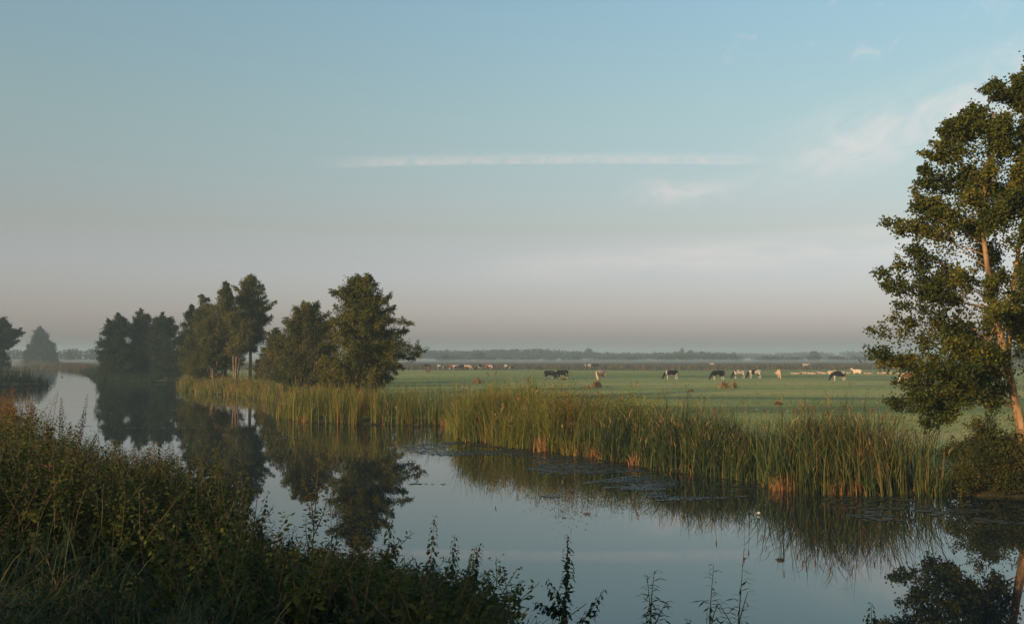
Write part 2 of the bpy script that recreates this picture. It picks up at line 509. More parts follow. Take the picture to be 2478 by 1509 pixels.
def bough(lv, br, a, b, spread, nleaf, L, rb, sag=0.0, start=.35, twigs=5, flat=.7):
    """a bough from a to b with leaves along its outer part and on side twigs"""
    a, b = np.asarray(a, float), np.asarray(b, float)
    v = b - a; ln = np.linalg.norm(v)
    mid = (a + b) / 2 + np.array([0, 0, -sag * ln]) + rng.normal(size=3) * ln * .05
    P = curve([a, mid, b], 7)
    tube(br, P, np.linspace(rb, rb * .25, 7), 4, rng.uniform(), cap=False)
    n1 = int(nleaf * .45)

    def pos(t):
        t = t[:, None]
        return (1 - t) ** 2 * a + 2 * t * (1 - t) * (2 * mid - (a + b) / 2) + t * t * b
    t = start + (1 - start) * rng.uniform(size=n1) ** .8
    w_ = spread * np.clip((1.12 - t) / .5, .25, 1) ** .8
    Q = pos(t) + rng.normal(size=(n1, 3)) * (w_ * .55)[:, None] * np.array([1, 1, flat])
    base = rng.uniform(.05, .95)
    leaves(lv, Q, rdir(n1) + np.array([0, 0, -.25]), rdir(n1), L * rng.uniform(.7, 1.25, n1), L * .8 * rng.uniform(.7, 1.2, n1), np.clip(base * .7 + rng.uniform(-.1, .45, n1), 0, 1))
    n2 = max(1, (nleaf - n1) // max(twigs, 1))
    for k in range(twigs):
        tt = rng.uniform(start, .98)
        o = pos(np.array([tt]))[0]
        d = unit(unit(v) * rng.uniform(.2, 1) + rdir(1)[0] * .9 + np.array([0, 0, rng.uniform(-.25, .35)]))
        l2 = spread * rng.uniform(.7, 1.7) * (1.15 - tt * .55)
        e = o + d * l2
        tube(br, np.array([o, (o + e) / 2 + rng.normal(size=3) * .04 * l2, e]), np.array([rb * .3, rb * .2, rb * .08]), 4, .5, cap=False)
        s = rng.uniform(.15, 1.05, n2)
        Q = o + (e - o) * s[:, None] + rng.normal(size=(n2, 3)) * spread * .16 * (1.3 - s * .7)[:, None]
        leaves(lv, Q, rdir(n2) + np.array([0, 0, -.2]), rdir(n2), L * rng.uniform(.7, 1.25, n2), L * .8 * rng.uniform(.7, 1.2, n2), np.clip(base * .7 + rng.uniform(-.1, .45, n2), 0, 1))


def make_tree(name, label, Y, trunk_px, outline, nb=60, nleaf=260, L=.16, mat_l=None, group=None, tr=.16, depth=.9, extra=(), spread=.55, cat='tree', rise=.25, barkm=None, seed=None, stems=1, base_z=None, twigs=5):
    """outline: list of (v, u_left, u_right) at distance Y, top first; trunk_px: list of (u, v) bottom first"""
    base = at(trunk_px[0][0], trunk_px[0][1], Y)
    base[2] = hz(base[0], Y) - .1 if base_z is None else base_z
    tp = [base] + [at(u, v, Y) + np.array([0, rng.normal() * .15, 0]) for u, v in trunk_px[1:]]
    T = curve(tp, 14)
    L, nleaf, twigs, nb, spread = L * .62, int(nleaf * 1.75), twigs + 4, int(nb * 1.35), spread * 1.08
    lv, br = MB(), MB()
    tube(br, T, np.linspace(tr, tr * .15, 14), 8, .5)
    for k in range(stems - 1):
        off = np.array([rng.normal() * .8, rng.normal() * .8, 0])
        T2 = T + off * np.linspace(.15, 1.6, 14)[:, None]
        tube(br, T2[:7], np.linspace(tr * .6, tr * .3, 7), 6, .5)
    O = sorted([(at(0, v, Y)[2], at(ul, v, Y)[0], at(ur, v, Y)[0]) for v, ul, ur in outline])
    oz = np.array([o[0] for o in O]); ol = np.array([o[1] for o in O]); orr = np.array([o[2] for o in O])
    tz = T[:, 2]
    wts = (orr - ol); cum = np.interp(np.linspace(oz[0], oz[-1], 60), oz, wts + .2)
    cz = np.linspace(oz[0], oz[-1], 60); cp = np.cumsum(cum); cp /= cp[-1]
    for k in range(nb):
        z = np.interp(rng.uniform(), cp, cz)
        l_, r_ = np.interp(z, oz, ol), np.interp(z, oz, orr)
        cx, hw = (l_ + r_) / 2, (r_ - l_) / 2
        ph = rng.uniform(0, 2 * np.pi)
        rr = rng.uniform(.35, .95) if k % 3 else rng.uniform(.80, .98)
        tip = np.array([cx + hw * rr * math.cos(ph), Y + hw * depth * rr * math.sin(ph), z])
        tx = np.interp(z, tz, T[:, 0])
        dist = math.hypot(tip[0] - tx, tip[1] - Y)
        za = np.clip(z - dist * (rise + rng.uniform(-.12, .3)), tz[0] + .25 * (tz[-1] - tz[0]) * .5, tz[-1] - .1)
        a = np.array([np.interp(za, tz, T[:, i]) for i in range(3)])
        bough(lv, br, a, tip, spread * min(1, .35 + hw * .5), nleaf, L, tr * .28, rng.uniform(-.05, .06), .3, twigs)
    for k in range(9):
        f = rng.uniform(.80, .93)
        a = np.array([np.interp(f * 13, np.arange(14), T[:, i]) for i in range(3)])
        tip = a + np.array([rng.normal() * .5, rng.normal() * .5, rng.uniform(.2, 1.0)]) * (tz[-1] - tz[0]) * .075
        tip[2] = min(tip[2], oz[-1] + .1)
        bough(lv, br, a, tip, spread * .5, nleaf // 2, L, tr * .12, 0, .0, twigs // 2)
    for e in extra:
        tip = at(e[0], e[1], Y + (e[4] if len(e) > 4 else 0))
        a = np.array([np.interp(at(0, e[2], Y)[2], tz, T[:, i]) for i in range(3)])
        bough(lv, br, a, tip, spread * (e[3] if len(e) > 3 else .8) * 1.35, int(nleaf * 1.4), L, tr * .35, -.05 if tip[2] < a[2] else .04, .25, twigs + 6)
    o = empty(name, base)
    br.build('trunk', barkm or M_barkd, o, base, True)
    lv.build('crown', mat_l or M_tree, o, base)
    tag(o, label, cat, group)
    return o


G_c = 'trees on the far bank'
make_tree('alder_tree', 'big round alder, rightmost tree of the far bank group, bough reaching out over the pasture', 70, [(893, 990), (893, 900), (880, 800), (872, 690)],
          [(668, 862, 895), (685, 835, 915), (715, 812, 930), (745, 805, 942), (785, 790, 960), (825, 785, 985), (860, 765, 990), (890, 760, 965), (925, 765, 935), (945, 770, 900)],
          120, 420, .17, M_tree, G_c, .24, .9, [(1028, 850, 830, .55), (1003, 870, 850, .6), (998, 783, 780, .55), (800, 700, 740, .5), (945, 715, 740, .5), (955, 745, 770, .5), (985, 800, 800, .5), (1015, 862, 840, .6), (960, 905, 860, .4), (975, 890, 850, .5), (868, 668, 700, .4), (900, 675, 710, .4)], .62)
make_tree('willow_tree', 'bushy grey green willow between the tall thin alder and the big round one', 84, [(745, 965), (742, 860), (738, 760)],
          [(728, 728, 752), (745, 700, 800), (775, 675, 825), (820, 650, 830), (870, 636, 830), (905, 640, 830), (945, 670, 830)], 120, 420, .17, M_willow, G_c, .2, .8, (), .55, rise=.9, stems=4)
make_tree('alder_tree', 'tall thin alder with one bare straight trunk, highest top of the far bank group', 117, [(606, 925), (606, 850), (605, 760), (604, 680)],
          [(662, 598, 612), (680, 588, 628), (710, 570, 640), (745, 568, 655), (790, 568, 650), (825, 572, 640), (845, 590, 625)], 60, 330, .22, M_tree, G_c, .24, .8,
          [(668, 728, 760, .5), (660, 765, 800, .5), (655, 745, 775, .5), (566, 692, 720, .4)], .7, barkm=M_bark)
make_tree('alder_tree', 'pointed alder rising left of the tallest thin one, over pale stems', 114, [(545, 925), (545, 850), (544, 700)],
          [(682, 542, 548), (705, 530, 560), (735, 518, 575), (780, 505, 590), (830, 488, 600), (880, 480, 590)], 85, 330, .22, M_tree, G_c, .2, .8, (), .65)
make_tree('alder_tree', 'narrow spire shaped alder second from the dark rounded thicket', 124, [(492, 925), (492, 850), (492, 725)],
          [(706, 488, 496), (730, 478, 508), (760, 470, 520), (800, 450, 530), (850, 430, 530), (895, 425, 520)], 75, 330, .22, M_tree, G_c, .2, .8, (), .65)
make_tree('alder_tree', 'lower pointed alder touching the right side of the dark rounded thicket', 128, [(463, 925), (463, 850), (465, 760)],
          [(738, 460, 470), (765, 445, 485), (800, 432, 495), (850, 418, 495), (895, 418, 490)], 65, 330, .22, M_dark, G_c, .18, .8, (), .65)
make_tree('birch_tree', 'small olive leaved tree on several slanting pale stems below the pointed alder', 108, [(570, 925), (572, 870), (575, 800), (576, 770)],
          [(745, 565, 590), (775, 545, 615), (820, 540, 620), (850, 550, 600)], 34, 260, .2, M_willow, G_c, .13, .7, (), .55, rise=1.0, barkm=M_barkm, stems=5)
make_tree('birch_tree', 'small brownish tree with one short pale forked trunk, left of the many stemmed one', 109, [(515, 925), (513, 870), (510, 800)],
          [(740, 495, 525), (790, 470, 545), (830, 470, 550), (875, 475, 545)], 40, 280, .2, M_willow, G_c, .09, .7, (), .55, rise=.8, barkm=M_barkm, stems=2)
make_tree('willow_shrub', 'low spreading willow shrub between the bare trunk and the big willow', 104, [(668, 940), (668, 880), (668, 830)],
          [(790, 655, 685), (825, 635, 705), (860, 626, 712), (905, 622, 716)], 50, 300, .19, M_willow, G_c, .12, .8, (), .5, 'shrub', rise=.8, stems=3)
make_tree('willow_shrub', 'low olive shrub filling the gap below the spire shaped alder', 112, [(485, 925), (485, 900), (485, 880)],
          [(852, 470, 500), (870, 450, 530), (905, 440, 545)], 24, 240, .19, M_willow, G_c, .08, .8, (), .45, 'shrub', rise=.8, stems=3)
make_tree('willow_shrub', 'low shrub at the foot of the bare trunk by the tall thin alder', 106, [(632, 930), (632, 905), (632, 885)],
          [(868, 622, 645), (885, 612, 655), (908, 606, 662)], 18, 240, .18, M_bush, G_c, .07, .8, (), .4, 'shrub', rise=.8, stems=3)
make_tree('maple_tree', 'dark round topped tree at the left end of the rounded thicket by the water', 160, [(285, 925), (285, 860), (284, 785)],
          [(764, 275, 298), (785, 256, 325), (820, 241, 350), (860, 233, 355), (905, 232, 355), (922, 240, 355)], 85, 420, .3, M_dark, G_c, .25, .8, [(284, 758, 790, .4), (262, 775, 800, .4), (305, 772, 800, .4)], .9)
make_tree('maple_tree', 'dark tree with a ragged crest, highest of the rounded thicket by the water', 163, [(348, 925), (348, 860), (346, 770)],
          [(750, 338, 345), (765, 330, 362), (785, 318, 385), (830, 310, 400), (905, 305, 405), (922, 305, 405)], 80, 420, .3, M_dark, G_c, .25, .8, [(326, 771, 800, .4), (340, 746, 780, .35), (358, 760, 790, .4)], .9)
make_tree('maple_tree', 'dark bushy tree at the right end of the rounded thicket by the water', 161, [(398, 925), (398, 860), (396, 785)],
          [(764, 382, 412), (785, 362, 426), (830, 350, 434), (905, 345, 438), (925, 345, 438)], 75, 420, .3, M_dark, G_c, .22, .8, [(392, 757, 790, .35), (412, 768, 800, .35), (430, 790, 810, .4)], .9)
make_tree('oak_tree', 'dark tree cut by the left edge of the photo, on the near bank far upstream', 190, [(0, 905), (0, 860), (-8, 790)],
          [(768, -40, 8), (785, -60, 35), (800, -60, 50), (825, -55, 42), (850, -50, 25), (880, -40, 20)], 60, 420, .3, M_dark, None, .3, .8, [(60, 803, 830, .45), (50, 795, 825, .4), (45, 822, 840, .4)], .85)
make_tree('poplar_tree', 'hazy pyramid shaped tree standing alone where the river vanishes', 430, [(97, 885), (97, 840), (96, 805)],
          [(793, 95, 99), (806, 90, 104), (820, 80, 112), (830, 78, 128), (845, 64, 136), (878, 54, 142)], 110, 260, .8, M_far, None, .5, .8, (), 2.0)

# the alder at the right edge, close by on the far bank
tips = [(2490, 125), (2455, 190), (2388, 212), (2404, 236), (2345, 270), (2318, 287), (2282, 322), (2262, 350), (2245, 372), (2226, 408), (2215, 470), (2225, 440), (2185, 545), (2140, 536), (2205, 600), (2110, 655), (2140, 690), (2170, 640),
        (2175, 740), (2097, 798), (2150, 770), (2092, 862), (2130, 880), (2110, 845), (2165, 925), (2146, 965), (2200, 955), (2260, 985), (2238, 1024), (2300, 1012), (2330, 960), (2395, 990), (2365, 935), (2205, 505), (2290, 300), (2240, 500)]
YT = 28.6
lv, br = MB(), MB()
tp = [at(2494, 1178, YT), at(2474, 1050, YT), at(2450, 943, YT), at(2431, 850, YT), at(2409, 760, YT), at(2392, 660, YT), at(2380, 560, YT), at(2384, 450, YT), at(2396, 350, YT), at(2404, 275, YT)]
tp[0][2] = .15
T1 = curve(tp, 30)
tube(br, T1, np.linspace(.145, .02, 30) + .03 * np.exp(-np.arange(30) / 2.), 10, .5)
T2 = curve([at(2438, 885, YT), at(2452, 700, YT + .5), at(2485, 480, YT + .3), at(2515, 300, YT), at(2530, 190, YT)], 24)
tube(br, T2, np.linspace(.085, .015, 24), 8, .5)
T3 = curve([at(2458, 660, YT + .4), at(2540, 600, YT - .2), at(2620, 560, YT), at(2680, 380, YT)], 18)
tube(br, T3, np.linspace(.08, .015, 18), 8, .5)


def near_axis(T, z, up_):
    za = np.clip(z - up_, T[4, 2], T[-1, 2])
    return np.array([np.interp(za, T[:, 2], T[:, i]) for i in range(3)])


for (u, v) in tips:
    tip = at(u, v, YT + rng.uniform(-.7, .7))
    dist = abs(tip[0] - at(2410, v, YT)[0])
    if v > 900: a = near_axis(T1, at(0, 850 - (v - 900) * .4 + rng.uniform(-30, 60), YT)[2], 0)
    else: a = near_axis(T1 if v > 250 else T2, tip[2], dist * rng.uniform(.2, .5))
    bough(lv, br, a, tip, .42 if v > 450 else .32, 1150, .088, .020, .06 if v > 900 else -.02, .34, 14, .9)
for k in range(135):
    v = rng.uniform(150, 960)
    ul = np.interp(v, [130, 200, 290, 370, 480, 600, 660, 800, 870, 960], [2500, 2435, 2360, 2290, 2255, 2235, 2165, 2150, 2150, 2210])
    ur = np.interp(v, [60, 300, 600, 960], [2560, 2700, 2800, 2720])
    cx, hw = (ul + ur) / 2, (ur - ul) / 2
    ph = rng.uniform(0, 2 * np.pi); rr = rng.uniform(.15, .93) if k % 2 else rng.uniform(.35, .9)
    Yk = YT + math.sin(ph) * rr * hw * YT / F * .9
    u = cx + hw * rr * math.cos(ph)
    if v > 915 and u > 2330 and u < 2540: continue
    if v > 820 and u > 2385 and u < 2500: continue
    tip = at(u, v, Yk)
    Tt = T1 if u < 2440 else (T2 if u < 2560 else T3)
    a = near_axis(Tt, tip[2], rng.uniform(.3, 1.0))
    bough(lv, br, a, tip, .40 if v > 400 else .34, 800, .088, .014, -.02, .4, 11, .9)
for k in range(30):
    u, v = rng.uniform(2400, 2560), rng.uniform(170, 520)
    if u < 2400 + (300 - v) * .5: continue
    tip = at(u, v, YT + rng.uniform(-1.2, 1.2))
    a = near_axis(T1 if u < 2450 and v > 260 else T2, tip[2], rng.uniform(.2, .7))
    bough(lv, br, a, tip, .42, 900, .088, .012, -.02, .25, 10, .9)
o = empty('alder_tree', tp[0])
br.build('trunk', M_bark, o, tp[0], True)
lv.build('crown', M_alder, o, tp[0])
tag(o, 'tall alder with leaning orange lit trunk filling the right edge of the photo', 'tree')

# bush below it
lv, br = MB(), MB()
b0 = at(2430, 1195, 28.2); b0[2] = .1
for k in range(110):
    ph = rng.uniform(0, np.pi * 2)
    u = rng.uniform(2290, 2640); v = np.interp(u, [2290, 2330, 2380, 2430, 2640], [1090, 1030, 1010, 1012, 1005]) + rng.uniform(-6, 150)
    Yk = 28.4 + rng.uniform(-.9, 1.3)
    tip = at(u, v, Yk - (.5 if v > 1080 else 0))
    a = np.array([b0[0] + rng.uniform(-1.2, 2.2), Yk + rng.uniform(-.2, .5), .15])
    bough(lv, br, a, tip, .34, 620, .062, .008, -.12, .2, 9, .9)
o = empty('bank_bush', b0)
br.build('branches', M_barkd, o, b0); lv.build('foliage', M_bush, o, b0)
tag(o, 'low small leaved olive bush overhanging the water at the foot of the leaning alder', 'bush')

# far woods
def crown_blob(mb, c, rx, rz, n, L):
    d = rdir(n)
    rr = rng.uniform(.55, 1.02, n) ** .5
    P = c + d * np.array([rx, rx * .8, rz]) * rr[:, None] * (1 + .25 * np.sin(d[:, :1] * 7 + c[0]) * np.cos(d[:, 2:] * 5))
    leaves(mb, P, rdir(n), d + rdir(n) * .5, L, L * .9, rng.uniform(0, 1, n))


def wood(name, label, pts, n, Y, jit, n_leaf=80):
    mb = MB()
    us = np.array([p[0] for p in pts]); vs = np.array([p[1] for p in pts])
    for k in range(n):
        u = rng.uniform(us[0], us[-1]); v = np.interp(u, us, vs) - 5 + abs(rng.normal()) * 4.5
        Yk = Y + rng.uniform(-jit, jit)
        tipz = at(u, v, Yk)[2]; x_ = at(u, v, Yk)[0]
        rx = rng.uniform(4, 8) * Y / 900
        crown_blob(mb, np.array([x_, Yk, tipz * .52]), rx, tipz * .50, n_leaf, 1.5 * Y / 900)
    tag(mb.build(name, M_far), label, 'wood', kind='stuff')


wood('distant_wood', 'long hazy treeline along the far side of the pasture, tall at its left end', [(930, 848), (1010, 846), (1040, 850), (1120, 853), (1200, 850), (1310, 848), (1420, 856), (1560, 858), (1680, 856), (1760, 858)], 380, 850, 60)
wood('distant_wood', 'faintest lower treeline at the right of the horizon', [(1700, 861), (1800, 860), (1950, 857), (2050, 853), (2140, 856), (2300, 858), (2560, 858)], 240, 1200, 60)
wood('distant_wood', 'short hazy treeline behind the vanishing river at the left', [(-60, 848), (30, 850), (150, 852), (175, 846), (240, 848), (330, 850), (480, 850)], 120, 640, 40)
wood('distant_scrub', 'nearer band of hazy scrub in front of the far treeline', [(1040, 868), (1100, 862), (1140, 868), (1500, 869), (1620, 862), (1900, 866), (2150, 864), (2500, 866)], 160, 620, 30)
ind = [(1424, 843, 16, 820, 'hazy round tree standing out above the middle of the far treeline'), (1650, 841, 9, 800, 'hazy narrow pointed tree in the right half of the far treeline'),
       (1672, 847, 14, 800, 'hazy rounded tree just right of the pointed one in the far treeline'), (1700, 850, 16, 790, 'third and lowest tree in the trio by the pointed one on the horizon'),
       (1775, 852, 12, 800, 'small hazy dome shaped tree at the right end of the taller treeline'), (1970, 850, 18, 760, 'hazy flat topped tree on the horizon beyond the four closest grazing cows'),
       (2022, 862, 14, 700, 'low hazy tree right of the flat topped one on the horizon'), (2472, 822, 34, 330, 'dark hazy tree seen behind the leaning alder trunk at the right edge'),
       (1078, 858, 14, 600, 'hazy dark round bush at the left end of the far treeline'), (1160, 853, 20, 640, 'broad hazy tree in the far treeline above the distant cows'),
       (225, 843, 6, 600, 'thin hazy spire tree between the pyramid tree and the dark thicket'), (168, 848, 9, 560, 'small hazy flat crowned tree right of the pyramid shaped tree')]
for (u, v, hwp, Y, lab) in ind:
    tp_ = at(u, v, Y); zz = tp_[2]
    o = empty('distant_tree', (tp_[0], Y, .2))
    mb = MB(); k = hwp * Y / F
    for j in range(14):
        f = j / 13
        cx_ = tp_[0] + rng.normal() * k * .35 * (1 - f * .7)
        crown_blob(mb, np.array([cx_, Y + rng.normal() * k * .3, zz * (.25 + .62 * f)]), k * (1 - .45 * f) * .8, zz * .16, 70, max(.5, k * .16))
    mb.build('crown', M_far, o, (tp_[0], Y, .2))
    mb = MB(); tube(mb, [(tp_[0], Y, .0), (tp_[0], Y, zz * .4), (tp_[0], Y, zz * .8)], np.array([.4, .3, .1]), 6)
    mb.build('trunk', M_barkd, o, (tp_[0], Y, .2))
    tag(o, lab, 'tree', 'separate trees on the horizon')

# trees on the dyke behind the camera: they put the near bank in shade
for i, (x_, y_, h_, r_) in enumerate([(-19, -12, 8.6, 3.4), (-13, -13.5, 8.2, 3.2), (-25, -11, 6.4, 2.8), (-8, -16, 8.6, 3.6), (-31, -12, 4.6, 2.4), (-2, -17, 8.2, 3.2), (4, -20, 8.5, 3.5)]):
    lv, br = MB(), MB()
    zb = 2.1
    tube(br, [(x_, y_, zb - .1), (x_ + .1, y_, zb + h_ * .5), (x_, y_, zb + h_ * .9)], np.array([.2, .14, .04]), 8)
    for k in range(45):
        d = rdir(1)[0]; d[2] = abs(d[2]) * 1.2 - .55
        tip = np.array([x_, y_, zb + h_ * .52]) + d * np.array([r_, r_, h_ * .45])
        bough(lv, br, (x_, y_, np.clip(tip[2] - 1.2, zb + 1, zb + h_ * .8)), tip, .9, 140, .26, .05, 0, .3, 4)
    o = empty('dyke_tree', (x_, y_, zb)); br.build('trunk', M_barkd, o, (x_, y_, zb)); lv.build('crown', M_tree, o, (x_, y_, zb))
    tag(o, 'green broadleaf tree on the dyke behind the viewer, ' + ['third from its left end', 'middle one', 'second from its left end', 'third from its right end', 'at its left end', 'second from its right end', 'at its right end'][i], 'tree', 'trees on the dyke behind the viewer')

# ------------------------------------------------------------------ reeds and cattails


def along(L, a, b, n):
    """n random points along polyline L between arc fractions of vertices a..b with unit normals"""
    seg = L[a:b + 1]
    d = np.hypot(*np.diff(seg, axis=0).T); cs = np.concatenate([[0], np.cumsum(d)])
    s = rng.uniform(0, cs[-1], n)
    i = np.clip(np.searchsorted(cs, s) - 1, 0, len(d) - 1)
    t = (s - cs[i]) / d[i]
    P = seg[i] + (seg[i + 1] - seg[i]) * t[:, None]
    tg = unit(seg[i + 1] - seg[i])
    return P, np.stack([tg[:, 1], -tg[:, 0]], 1)


def bed(name, label, a, b, dens, hgt, width, mats, wd, inner=3.0, outer=.25, leanamt=(.03, .22), rdist=(0, .78), hvar=.35, seed=1, plume=0.0, dry=.05, clump=1.2, straw=.16):
    seg = FAR[a:b + 1]
    ln = np.hypot(*np.diff(seg, axis=0).T).sum()
    n = int(dens * ln * (inner + outer))
    P, N = along(FAR, a, b, n)
    Q1 = P + N * .3
    sgn = np.where(inside(Q1, POLY), -1.0, 1.0)[:, None]
    off = rng.uniform(-outer, inner, n)
    off = np.where(rng.uniform(size=n) < .3, rng.uniform(-outer, .5, n), off)
    Q = P + N * sgn * (off + .5 * (vnoise(P[:, 0], P[:, 1], clump, seed) - .5))[:, None] + rng.normal(size=(n, 2)) * .08
    # gather blades into clumps
    ci = rng.integers(0, n, n)
    cid = np.sort(rng.choice(n, max(8, n // 26), replace=False))
    own = cid[np.clip(np.searchsorted(cid, np.arange(n)), 0, len(cid) - 1)]
    g_ = rng.uniform(size=n) < .72
    Q = np.where(g_[:, None], Q[own] + rng.normal(size=(n, 2)) * .13 * clump, Q)
    off = np.where(g_, off[own], off)
    tus_h = np.where(g_, rng.uniform(.66, 1.12, n)[own], 1.0)
    tus_a = rng.uniform(0, 6.28, n)[own]; tus_b = rng.uniform(.0, .16, n)[own]; tus_r = (rng.uniform(-.28, .22, n)[own])
    z = np.maximum(height(Q), -.1)
    hh = hgt * (1 - hvar * .7 + hvar * (.8 * vnoise(Q[:, 0], Q[:, 1], 2.3, seed) + .45 * vnoise(Q[:, 0], Q[:, 1], .7, seed + 1))) * rng.uniform(.62, 1.06, n)
    hh = np.where(off < .1, hh * rng.uniform(.5, 1., n), hh) * tus_h
    la = vnoise(Q[:, 0], Q[:, 1], 2.6, seed + 2) * 9 + rng.normal(size=n) * 1.0
    la = np.where(g_, tus_a + rng.normal(size=n) * .9, la)
    amt = rng.uniform(*leanamt, n) + np.where(g_, tus_b, 0)
    amt = np.where(rng.uniform(size=n) < .17, amt + rng.uniform(.2, .7, n), amt)
    r = np.clip(rng.uniform(rdist[0], rdist[1], n) + tus_r + .3 * (vnoise(Q[:, 0], Q[:, 1], 2.2, seed + 3) - .5), 0, .93)
    dr = rng.uniform(size=n) < dry
    mb = MB()
    gap = (vnoise(Q[:, 0], Q[:, 1], .75, seed + 9) < .30) & (rng.uniform(size=n) < .8)
    z = np.where(gap, -50., z)
    keepm = ~gap
    Q, z, hh, la, amt, r, dr, off = Q[keepm], z[keepm], hh[keepm], la[keepm], amt[keepm], r[keepm], dr[keepm], off[keepm]
    n = len(Q)
    P3 = np.column_stack([Q, z])
    k = ~dr
    # straw coloured tips and broken leaves in the upper half
    js = rng.uniform(size=n) < straw
    ns = int(js.sum())
    if ns:
        s0 = P3[js] + np.column_stack([np.zeros((ns, 2)), hh[js] * rng.uniform(.45, .85, ns)])
        blades(mb, s0, hh[js] * rng.uniform(.12, .30, ns), rng.normal(size=(ns, 2)), rng.uniform(.3, 1.6, ns), wd * .9, rng.uniform(size=ns), 4, 2)
    blades(mb, P3[k], hh[k], np.stack([np.cos(la), np.sin(la)], 1)[k], amt[k], wd * rng.uniform(.6, 1.3, k.sum()), r[k], 4)
    if dr.any():
        front = dr
        blades(mb, P3[front], hh[front] * rng.uniform(.2, .6, front.sum()), np.stack([np.cos(la), np.sin(la)], 1)[front], amt[front] * 1.6 + .1, wd * 1.1, rng.uniform(size=front.sum()), 3, 1)
    if plume > 0:
        m_ = rng.uniform(size=n) < plume
        Qp = P3[m_] + np.column_stack([rng.normal(size=(m_.sum(), 2)) * .05, hh[m_] * .98])
        for j in range(7):
            leaves(mb, Qp - np.array([0, 0, .04 * j]), np.column_stack([rng.normal(size=(m_.sum(), 2)) * .5 + .3, np.ones(m_.sum()) * .9]), rdir(m_.sum()), .16, .045, rng.uniform(size=m_.sum()), 2)
    return tag(mb.build(name, mats), label, 'reeds', kind='stuff')


M_rg0 = leafmat('dry_fringe', [(0, (.05, .05, .03)), (1, (.16, .11, .075))], .2, .1, .4)
mats3 = [M_reed, M_dry, M_plume]
mc3 = [M_cat, M_dry, M_plume]
# vertices of FAR: 0,1 out of frame; then far_px from index 2
bed('cattail_bed', 'tall dark green cattail leaves on the far bank from the bush to mid frame', 3, 10, 145, 2.45, 2.0, mc3, .027, 3.0, .35, (.02, .50), (.05, .82), .72, 11, .0, .06, 1.1)
bed('reed_bed', 'sunlit reeds with orange bases in the middle of the far bank', 10, 13, 120, 2.35, 2., mats3, .022, 4.2, .3, (.02, .45), (.15, .84), .95, 12, .008, .08, 1.0)
bed('reed_bed', 'dense upright green reed bed before the big round alder', 13, 18, 60, 2.35, 2., mats3, .026, 5.0, .3, (.01, .26), (.15, .82), .6, 13, .012, .05, 1.2)
bed('reed_bed', 'low olive and rust coloured bank growth below the tall thin alder', 18, 24, 42, 1.5, 2., mats3, .04, 6.0, .3, (.02, .4), (.25, .9), .55, 14, .02, .05, 1.6)
bed('sedge_bank', 'dark sedge fringe below the rounded thicket at the waterline', 24, 29, 22, 1.15, 2., [M_dark, M_dark, M_dark], .05, 5.0, .5, (.05, .4), (0, .9), .6, 15, 0, 0, 2)
bed('sedge_bank', 'pinkish dry reed fringe in the mist by the vanishing river', 29, 34, 9, 1.7, 2., [M_rg0, M_rg0, M_rg0], .10, 5.0, .5, (.05, .3), (.0, .6), .5, 16, 0, 0, 3)

# small leafy growth inside the sunlit reeds
mb = MB()
P, N = along(FAR, 9, 14, 1500)
sgn = np.where(inside(P + N * .3, POLY), -1.0, 1.0)[:, None]
Q = P + N * sgn * rng.uniform(0, 3.5, 1500)[:, None]
keep = vnoise(Q[:, 0], Q[:, 1], 2.5, 77) > .45
Q = Q[keep]; zq = height(Q)
for i in range(len(Q)):
    h_ = rng.uniform(.7, 2.1)
    n_ = 60
    s = rng.uniform(.25, 1, n_)
    PP = np.array([Q[i, 0], Q[i, 1], zq[i]]) + np.column_stack([rng.normal(size=(n_, 2)) * .16, s * h_])
    leaves(mb, PP, rdir(n_) + np.array([0, 0, .5]), rdir(n_), .10, .03, np.clip(rng.uniform(.3, .8) + rng.uniform(-.2, .2, n_), 0, 1))
tag(mb.build('bank_herbs', M_reed), 'yellow green leafy herbs among the sunlit reeds of the far bank', 'herbs', kind='stuff')


def cattail(u, v, Y, lab, hs=.20, grp='cattail spikes above the far bank leaves'):
    tip = at(u, v, Y)
    z0 = max(hz(tip[0], Y), 0)
    lx = rng.normal() * .12
    base = np.array([tip[0] + lx, Y, z0])
    o = empty('cattail', base)
    mb = MB()
    P = curve([base, (base + tip) / 2 + np.array([lx * .1, 0, 0]), tip], 7)
    tube(mb, P, np.linspace(.008, .003, 7), 5, .4)
    mb.build('stalk', M_stem, o, base)
    d = unit(P[-1] - P[-2])
    top = tip - d * .05
    mb = MB()
    s = np.linspace(0, 1, 8)
    tube(mb, top - d * hs * (1 - s[:, None]), .021 * np.clip(np.sin(np.pi * (s * .94 + .03)), 0, 1) ** .35, 8, .5)
    mb.build('spike', M_spike, o, base, True)
    tag(o, lab, 'cattail', grp)


